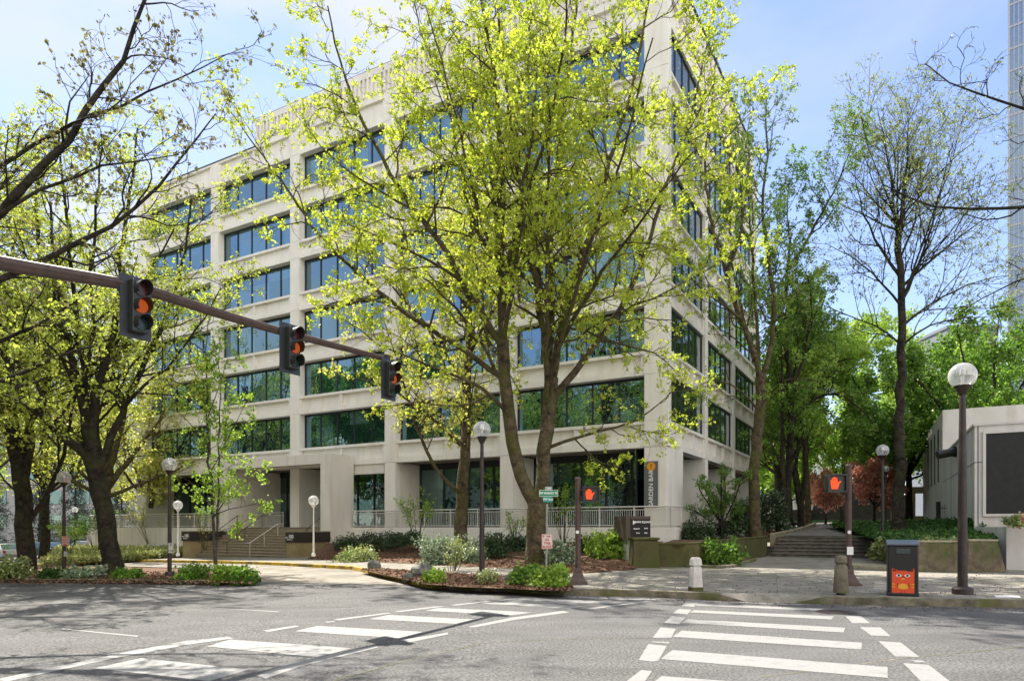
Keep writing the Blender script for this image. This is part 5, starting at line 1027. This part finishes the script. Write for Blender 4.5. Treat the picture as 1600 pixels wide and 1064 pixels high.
def thead(i, x, y, zc, zarm, lab):
    fr = R(58)                                    # faces the driver coming along the far street
    t = thing('traffic_light', lab, 'traffic light', (x, y, zc), fr, 'traffic lights hanging on the mast arm'); t.scale = (.71, .71, .71); zarm = zc+(zarm-zc)/.71
    b = MB(); b.box(-.34, .34, -.005, .01, -.66, .66); b.build('backplate', mat('backplate_grey', (.025, .029, .037), .45, spec=.5), t)
    hs = MB(); hs.box(-.175, .175, -.20, -.005, -.55, .55); ho = hs.build('housing', mat('signal_housing', (.022, .026, .02), .4, spec=.5), t, bevel=.02)
    cols = [mat('red_lens', (.045, .006, .004), .25, spec=.6), emit('amber_lens', (1.0, .16, .01), .16), mat('green_lens', (.003, .022, .014), .25, spec=.6)]
    for k, zz in enumerate((.36, 0, -.36)):
        b = MB(); b.bar((0, -.205, zz), (0, -.225, zz), .145, 20); b.build('lens', cols[k], ho)
        v = []; fs = []; n = 14
        for j in range(n+1):
            a = math.pi*(-.22+1.44*j/n); rad = .165
            for yy, dr in ((-.20, 0), (-.46+.10*abs(j/n-.5)*2, .0), (-.46+.10*abs(j/n-.5)*2, -.012), (-.20, -.012)): v.append(((rad+dr)*math.cos(a), yy, zz+(rad+dr)*math.sin(a)))
        for j in range(n):
            for c in range(4): fs.append((j*4+c, j*4+(c+1) % 4, (j+1)*4+(c+1) % 4, (j+1)*4+c))
        b = MB(); b.add(v, fs); b.build('visor', M['darkmetal'], ho)
    b = MB(); b.bar((0, .05, -.5), (0, .05, zarm-zc+.1), .03); b.box(-.09, .09, .0, .16, zarm-zc-.12, zarm-zc+.16); b.build('bracket', M['darkmetal'], t)
thead(0, *L3(212, 481, 12.7*LA), L3(212, 446, 12.7*LA)[2], 'traffic light with lit amber lens, biggest in view, in front of the dark maple limbs')
thead(1, *L3(453, 545, 15.85*LA), L3(453, 522, 15.85*LA)[2], 'traffic light in the middle of the brown arm, against the lower office windows')
thead(2, *L3(607, 593, 19.3*LA), L3(607, 562, 19.3*LA)[2], 'traffic light at the tip of the brown arm, above the entrance portal')
# ================================================================ bollards, bin
p = P(1087, 923, .15); t = thing('bollard', 'white square tapered stone bollard at the kerb corner', 'bollard', (p[0], p[1], .15), R(12))
b = MB(); b.frus(0, 0, 0, .56, .128, .128, .10, .10); b.build('shaft', mat('white_bollard', (.55, .53, .50), .85, .15, 4, .3, 40, moss=((.10, .12, .03), 2.5, .62, .8)), t, bevel=.015)
b = MB(); b.frus(0, 0, -.002, .10, .134, .134, .13, .13); b.build('mossy_foot', M['olive'], t, bevel=.01)
b = MB(); b.frus(0, 0, .56, .59, .085, .085, .085, .085); b.frus(0, 0, .59, .74, .112, .112, .10, .10); b.frus(0, 0, .74, .78, .10, .10, .07, .07); b.build('cap', mat('white_bollard_cap', (.55, .53, .50), .85, .15, 4, .3, 40), t, bevel=.012)
p = P(1314, 929, .15); t = thing('bollard', 'round weathered stone bollard next to the litter bin side crossing pole', 'bollard', (p[0], p[1], .15))
bm_ = mat('round_bollard_stone', (.15, .135, .095), .9, .3, 4, .4, 40, moss=((.08, .09, .035), 2, .5, .7))
b = MB(); b.lathe([(.095, 0), (.095, .05)], 20); b.build('foot', M['darkmetal'], t)
b = MB(); b.lathe([(.155, .05), (.158, .07), (.128, .62), (.10, .65), (.10, .68)], 24); b.build('shaft', bm_, t, smooth=True)
b = MB(); b.lathe([(.10, .68), (.124, .70), (.122, .82), (.10, .855), (0, .865)], 24); b.build('cap', bm_, t, smooth=True)
p = P(1411, 931, .15); ba = thing('litter_bin', 'black solar litter bin with an orange cat picture on its front', 'litter bin', (p[0], p[1], .15), R(-26))
BK = mat('bin_black', (.012, .012, .013), .38, spec=.5)
b = MB(); b.box(-.29, .29, 0, .55, .05, 1.08); b.build('body', BK, ba, bevel=.025)
b = MB(); b.box(-.30, .30, -.03, .56, 0, .07); b.build('base', BK, ba, bevel=.015)
b = MB(); b.add([(-.31,-.03,1.08),(.31,-.03,1.08),(.31,.57,1.14),(-.31,.57,1.14),(-.31,-.03,1.13),(.31,-.03,1.13),(.31,.57,1.20),(-.31,.57,1.20)], [(0,3,2,1),(4,5,6,7),(0,1,5,4),(1,2,6,5),(2,3,7,6),(3,0,4,7)]); b.build('lid', mat('bin_lid', (.10, .12, .15), .3, spec=.7), ba, bevel=.015)
b = MB(); b.box(-.13, .13, -.012, -.002, .90, 1.01); b.build('door', mat('bin_flap', (.06, .08, .09), .15, spec=.8, metal=.6), ba, bevel=.01)
b = MB(); b.box(-.255, -.245, -.008, -.001, .1, 1.0); b.box(.245, .255, -.008, -.001, .1, 1.0); b.build('door_seam', M['darkmetal'], ba)
def flat(name, pts, y, m, parent):
    bm = bmesh.new(); vs = [bm.verts.new((a, y, c)) for a, c in pts]; f = bm.faces.new(vs); bmesh.ops.triangulate(bm, faces=[f]); r = bmesh.ops.extrude_face_region(bm, geom=bm.faces[:]); bmesh.ops.translate(bm, vec=(0, .0015, 0), verts=[v for v in r['geom'] if isinstance(v, bmesh.types.BMVert)])
    bmesh.ops.recalc_face_normals(bm, faces=bm.faces[:])
    me = bpy.data.meshes.new(name); bm.to_mesh(me); bm.free(); me.materials.append(m); o = bpy.data.objects.new(name, me); COL.objects.link(o); o.parent = parent; return o
CO = mat('cat_orange', (.72, .09, .03), .5); CY2 = mat('cat_yellow', (.75, .38, .04), .5); CB = mat('cat_black', (.01, .01, .01), .5); CW = mat('cat_white', (.8, .78, .75), .5)
cat = flat('cat_picture', [(-.21,.06),(.21,.06),(.21,.56),(.20,.60),(.11,.52),(.05,.545),(-.05,.545),(-.11,.52),(-.20,.60),(-.21,.56)], -.004, CO, ba)
for s in (-1, 1):
    E_ = [(s*(.08+.055*math.cos(a)), .44+.032*math.sin(a)*(1-.3*abs(math.cos(a)))) for a in [i*math.pi/8 for i in range(16)]]; flat('cat_eye', E_, -.006, CW, cat)
    flat('cat_pupil', [(s*.08+.024*math.cos(i*math.pi/6), .442+.024*math.sin(i*math.pi/6)) for i in range(12)], -.008, CB, cat)
    flat('cat_ear', [(s*.19, .585), (s*.185, .53), (s*.125, .53)], -.006, CB, cat)
    flat('cat_stripe', [(s*.21, .27), (s*.13, .255), (s*.21, .24)], -.006, CY2, cat); flat('cat_stripe', [(s*.21, .21), (s*.13, .195), (s*.21, .18)], -.006, CY2, cat)
    flat('cat_arm', [(s*.112, .28), (s*.104, .28), (s*.104, .17), (s*.112, .17)], -.006, CB, cat)
    flat('cat_toe', [(s*.02-.004, .12), (s*.02+.004, .12), (s*.045+.004, .07), (s*.045-.004, .07)], -.006, CB, cat)
flat('cat_belly', [(-.10, .175)]+[(-.10*math.cos(i*math.pi/8), .185+.085*math.sin(i*math.pi/8)) for i in range(9)]+[(.10, .175), (.03, .15), (-.03, .15)], -.006, CY2, cat)
flat('cat_nose', [(-.02, .43), (.02, .43), (0, .405)], -.006, CB, cat); flat('cat_mouth', [(-.05, .375), (-.02, .385), (.02, .385), (.05, .375), (0, .35)], -.006, CY2, cat)
flat('cat_whisker', [(-.07, .395), (0, .402), (.07, .395), (.07, .390), (0, .394), (-.07, .390)], -.006, CB, cat)
# ================================================================ street name sign
x, y = P(853, 912, .17); t = thing('street_name_sign', 'grey post with green street name plates and a small parking sign below', 'street sign', (x, y, .17))
zf = lambda py: 1.6+(825-py)/F*y-.17
b = MB(); b.bar((0, 0, 0), (.03, 0, zf(787)), .028, 10); b.build('post', mat('galvanised_post', (.30, .29, .27), .5, .2, 8, metal=.3), t)
GR = mat('street_sign_green', (.015, .22, .10), .4, spec=.5); TL_ = mat('street_sign_teal', (.01, .26, .22), .4, spec=.5)
def plate(px, py, w_, h, m, s, sz, bord=True):
    X = (px-853)/F*y; Z = zf(py); b = MB(); b.box(X-w_/2, X+w_/2, -.04, -.035, Z-h/2, Z+h/2); po = b.build('name_plate', m, t, bevel=.001)
    if bord:
        b = MB(); e = .008
        b.box(X-w_/2, X+w_/2, -.043, -.0405, Z+h/2-e, Z+h/2); b.box(X-w_/2, X+w_/2, -.043, -.0405, Z-h/2, Z-h/2+e); b.box(X-w_/2, X-w_/2+e, -.043, -.0405, Z-h/2+e, Z+h/2-e); b.box(X+w_/2-e, X+w_/2, -.043, -.0405, Z-h/2+e, Z+h/2-e); b.build('border', M['white'], po)
    text(s, sz, M['white'], po, (X, -.044, Z), (R(90), 0, 0), bold=.003)
plate(857, 763, .17, .075, GR, '1500', .06); plate(857, 770.5, .48, .165, GR, 'SW MARKET ST', .068); plate(856, 780, .24, .14, TL_, 'SW 2nd', .075, False)
X = 0.03; b = MB(); b.box(X-.14, X+.14, -.04, -.034, zf(857), zf(834)); po = b.build('parking_plate', mat('parking_plate', (.62, .54, .50), .5, .08, 8), t, bevel=.001)
rd = mat('sign_red', (.50, .05, .04), .5)
b = MB(); zt, zb2 = zf(834), zf(857)
for a in ((zt-.012, zt-.004), (zb2+.004, zb2+.012)): b.box(X-.134, X+.134, -.043, -.0405, *a)
for xx in (X-.134, X+.126): b.box(xx, xx+.008, -.043, -.0405, zb2+.012, zt-.012)
b.build('border', rd, po)
for s, sz, zz in (('NO P...', .0, 0), ('IN', .095, .60), ('THIS', .085, .37), ('BLOCK', .072, .14)):
    if sz: text(s, sz, rd, po, (X, -.044, zb2+(zt-zb2)*zz), (R(90), 0, 0), bold=.002)
text('P', .07, rd, po, (X-.09, -.044, zb2+(zt-zb2)*.84), (R(90), 0, 0), bold=.003); text('TIME', .045, rd, po, (X+.03, -.044, zb2+(zt-zb2)*.84), (R(90), 0, 0), bold=.002)
# ================================================================ monument sign
Ym = 27.2; xm = (1001-800)/F*Ym; t = thing('monument_sign', 'brown and black monument sign with white lettering beside the olive pier', 'sign', (xm, Ym, .5), R(14))
z0, z1 = 1.6+(825-841)/F*Ym-.5, 1.6+(825-806)/F*Ym-.5
b = MB(); b.box(-.42, .42, 0, 1.25, z0, z1); b.build('cabinet', mat('sign_brown', (.075, .055, .04), .6), t, bevel=.006)
b = MB(); b.box(-.40, .40, -.012, -.001, z0+.02, z1-.12); b.build('black_face', mat('sign_black', (.006, .006, .007), .5), t)
b = MB(); b.box(-.62, -.425, .02, 1.2, z0+.0, z1); b.build('side_panel', mat('sign_brown_side', (.075, .055, .04), .6), t)
b = MB(); b.box(-.36, .1, .1, .9, -.3, z0); b.build('plinth', M['wall'], t)
flat('arrow_emblem', [(-.33, z1-.16), (-.20, z1-.25), (-.33, z1-.34)], -.016, M['white'], t)
text('PARK SQUARE', .105, M['white'], t, (.10, -.014, z1-.235), (R(90), 0, 0), 'lettering', bold=.004)
text('BANKERS LIFE'[:0]+'NORTHPLACE'[:0]+'TENANTS', .06, M['white'], t, (-.18, -.014, z1-.50), (R(90), 0, 0), 'lettering', bold=.003)
text('SUITE', .06, M['white'], t, (.22, -.014, z1-.48), (R(90), 0, 0), 'lettering', bold=.003); text('Dent', .07, M['white'], t, (-.12, -.014, z1-.66), (R(90), 0, 0), 'lettering', bold=.003); text('Office', .06, M['white'], t, (.22, -.014, z1-.66), (R(90), 0, 0), 'lettering', bold=.003)
# white utility box lid on pavement and valve ring
o = sheet('utility_cover', [P(1553, 930, .15), P(1592, 930.5, .15), P(1596, 934, .15), P(1556, 933.5, .15)], M['white'], .156); tag(o, 'pale rectangular utility cover set in the pavement right of the tall lamp', 'cover')
# ================================================================ iron fence by the white building
fo = WBc
t = thing('iron_fence', 'short black iron fence with spikes against the side of the white building', 'fence', (L3(1466, 824, 38)[0], 38, 1.55), R(-6))
b = MB(); b.box(-.1, .1, -.05, .05, 0, 1.5); b.build('gate_post', M['darkmetal'], t)
b = MB(); b.bar((.1, 0, 1.15), (1.0, 0, 1.15), .015, 4); b.bar((.1, 0, .25), (1.0, 0, .25), .015, 4)
for i in range(9): b.bar((.12+i*.11, 0, 0), (.12+i*.11, 0, 1.35), .012, 4); 
b.build('bars', M['darkmetal'], t)
b = MB(); b.box(1.0, 1.09, -.05, .05, 0, 1.35); b.build('gate_post', M['darkmetal'], t)
# cream pergola at the end of the white building
t = thing('cream_pergola', 'cream painted post and beam structure between the grey trunk and the white building', 'pergola', (L3(1428, 817, 54)[0], 54, 1.6), R(-4))
CM = mat('cream_paint', (.50, .43, .26), .7)
for xx in (-1.5, .0, 1.1):
    b = MB(); b.box(xx-.12, xx+.12, 0, .25, 0, 2.7); b.build('post', CM, t)
b = MB(); b.box(-1.7, 1.4, -.06, .3, 2.7, 3.2); b.build('beam', CM, t); b = MB(); b.box(-1.4, 1.1, .06, .2, 0, .95); b.build('low_panel', CM, t)
# skybridge and white building behind the trees
t = thing('skybridge', 'beige covered footbridge behind the dark trunked trees', 'footbridge', (L3(1200, 728, 78)[0], 78, 0), R(-5))
b = MB(); b.box(-6, 3.0, 0, 3, 6.9, 7.3); b.box(-6, 3.0, 0, .2, 8.3, 8.5); b.build('deck', M['soffit'], t); b = MB(); b.box(-6, 3.0, .05, .1, 7.3, 8.3); b.build('side_panel', M['gdark'], t)
for xx in (-3, 2.0):
    b = MB(); b.box(xx, xx+.5, .5, 1, 0, 6.9); b.build('support', M['soffit'], t)
def block(name, lab, px0, px1, Yd, z0, z1, m, win=None, depth=20, nfl=6, nw=8, rz=0):
    x0, x1 = (px0-800)/F*Yd, (px1-800)/F*Yd; t = thing(name, lab, 'building', (x0, Yd, 0), rz); W = x1-x0
    b = MB(); b.box(0, W, 0, depth, z0, z1); b.build('wall', m, t)
    b = MB(); b.box(-.3, W+.3, -.3, depth, z1, z1+.8); b.build('parapet', m, t)
    if win:
        fh = (z1-z0-2)/nfl
        for i in range(nfl):
            b = MB(); ww = W/nw
            for j in range(nw): b.box(ww*(j+.15), ww*(j+.85), -.12, -.01, z0+1+fh*i+fh*.25, z0+1+fh*i+fh*.8)
            b.build('window', win, t)
    return t
block('white_office', 'white building half hidden behind the skybridge and the leafy trees', 1120, 1300, 98, 0, 15, M['whitewall'], M['gdark'], nfl=4, nw=9)
block('grey_office', 'pale grey office building beyond the parked cars at the edge of the street', -330, 190, 105, -4, 20, mat('grey_facade', (.36, .36, .36), .8), M['gdark'], nfl=6, nw=12)
block('hillside_block', 'grey terraced block seen far behind the bare tree', 1480, 1560, 190, 0, 56, mat('far_block', (.20, .22, .25), .8), M['gdark'], nfl=14, nw=8)
tw = thing('glass_tower', 'tall blue glass tower with fine vertical fins behind the white building', 'tower', ((1577-800)/F*120, 120, 0), R(-42))
b = MB(); b.box(0, 30, 0, 30, 0, 140); b.build('glass_wall', glassmat('tower_glass', (.55, .68, .85), (.03, .06, .10), .5, .01), tw)
b = MB()
for i in range(46): b.box(i*.65, i*.65+.10, -.22, -.005, 0, 140)
for k in range(36): b.box(0, 30, -.10, -.006, 4+k*3.8, 4.35+k*3.8)
for i in range(46): b.box(-.22, -.005, i*.65, i*.65+.10, 0, 140)
b.build('fins', mat('tower_fins', (.45, .47, .52), .5), tw)
# buildings across the street behind the viewer, mirrored in the glass
def back(lab, x, y, w_, d, h, rz, m): 
    t = thing('street_building', lab, 'building', (x, y, -2), rz); b = MB(); b.box(0, w_, 0, d, 0, h); b.build('wall', m, t)
    for k in range(int(h/3.8)-1):
        b = MB()
        for j in range(int(w_/3)): b.box(j*3+.5, j*3+2.6, d+.01, d+.1, 2.4+k*3.8, 4.6+k*3.8)
        for j in range(int(d/3)): b.box(w_+.01, w_+.1, j*3+.5, j*3+2.6, 2.4+k*3.8, 4.6+k*3.8)
        b.build('window', M['gdark'], t)
back('pale block across the side street, mirrored in the lower windows', -95, -40, 30, 70, 22, R(0), M['whitewall'])
back('pale low block across the wide street, mirrored in the ground floor glass', -55, -75, 60, 25, 17, R(0), M['portal'])
# ================================================================ parked cars
def car(px, Yd, rz, lab, col, grp='cars parked beyond the planting island'):
    x = (px-800)/F*Yd; t = thing('parked_car', lab, 'car', (x, Yd, g(x)), rz, grp)
    prof = [(-2.2,.35),(-2.25,.62),(-2.1,.95),(-1.75,1.0),(-1.15,1.42),(.35,1.46),(1.05,1.02),(2.0,.88),(2.22,.62),(2.2,.35),(1.75,.28),(-1.75,.28)]
    v = []; n = len(prof)
    for s, k in ((-.88, 1), (.88, 1)):
        for a, z in prof: v.append((a, s*(1 if z < 1.05 else .80), z))
    b = MB(); b.add(v, [tuple(range(n-1, -1, -1)), tuple(range(n, 2*n))]+[(i, (i+1) % n, n+(i+1) % n, n+i) for i in range(n)]); b.build('body', mat('car_paint', col, .25, spec=.6, coat=.8), t, bevel=.05)
    b = MB(); b.add([(-1.62,-.81,1.04),(.92,-.81,1.04),(.30,-.725,1.38),(-1.12,-.725,1.36)], [(0,1,2,3)]); b.add([(-1.62,.81,1.04),(.92,.81,1.04),(.30,.725,1.38),(-1.12,.725,1.36)], [(3,2,1,0)])
    b.add([(-1.80,-.68,1.03),(-1.80,.68,1.03),(-1.24,.6,1.38),(-1.24,-.6,1.38)], [(0,3,2,1)]); b.add([(1.10,-.68,1.05),(1.10,.68,1.05),(.47,.6,1.42),(.47,-.6,1.42)], [(0,1,2,3)])
    o = b.build('window', M['gdark'], t); o.scale = (1.012, 1.025, 1.003)
    for a in (-1.35, 1.35):
        for s in (-1, 1):
            b = MB(); b.bar((a, s*.70, .33), (a, s*.90, .33), .33, 18); wo = b.build('wheel', M['darkmetal'], t); b = MB(); b.bar((a, s*.89, .33), (a, s*.915, .33), .2, 12); b.build('rim', M['chrome'], wo)
    for s in (-1, 1):
        b = MB(); b.box(-2.27, -2.15, s*.80-.14, s*.80+.05, .68, .86); b.build('tail_light', mat('tail_red', (.5, .02, .02), .2, spec=.6), t)
        b = MB(); b.box(2.12, 2.24, s*.66-.14, s*.66+.14, .62, .76); b.build('headlight', M['chrome'], t)
    b = MB(); b.box(-2.29, -2.24, -.25, .25, .55, .68); b.build('number_plate', M['white'], t); return t
car(2, 60, R(150), 'silver car with red tail light, partly cut by the thick maple trunk', (.42, .44, .47))
car(68, 63, R(160), 'dark teal car between the thick maple trunk and the first globe lamp', (.03, .07, .08))
car(133, 68, R(165), 'silver grey car just showing behind the leafy green bush', (.3, .32, .34))
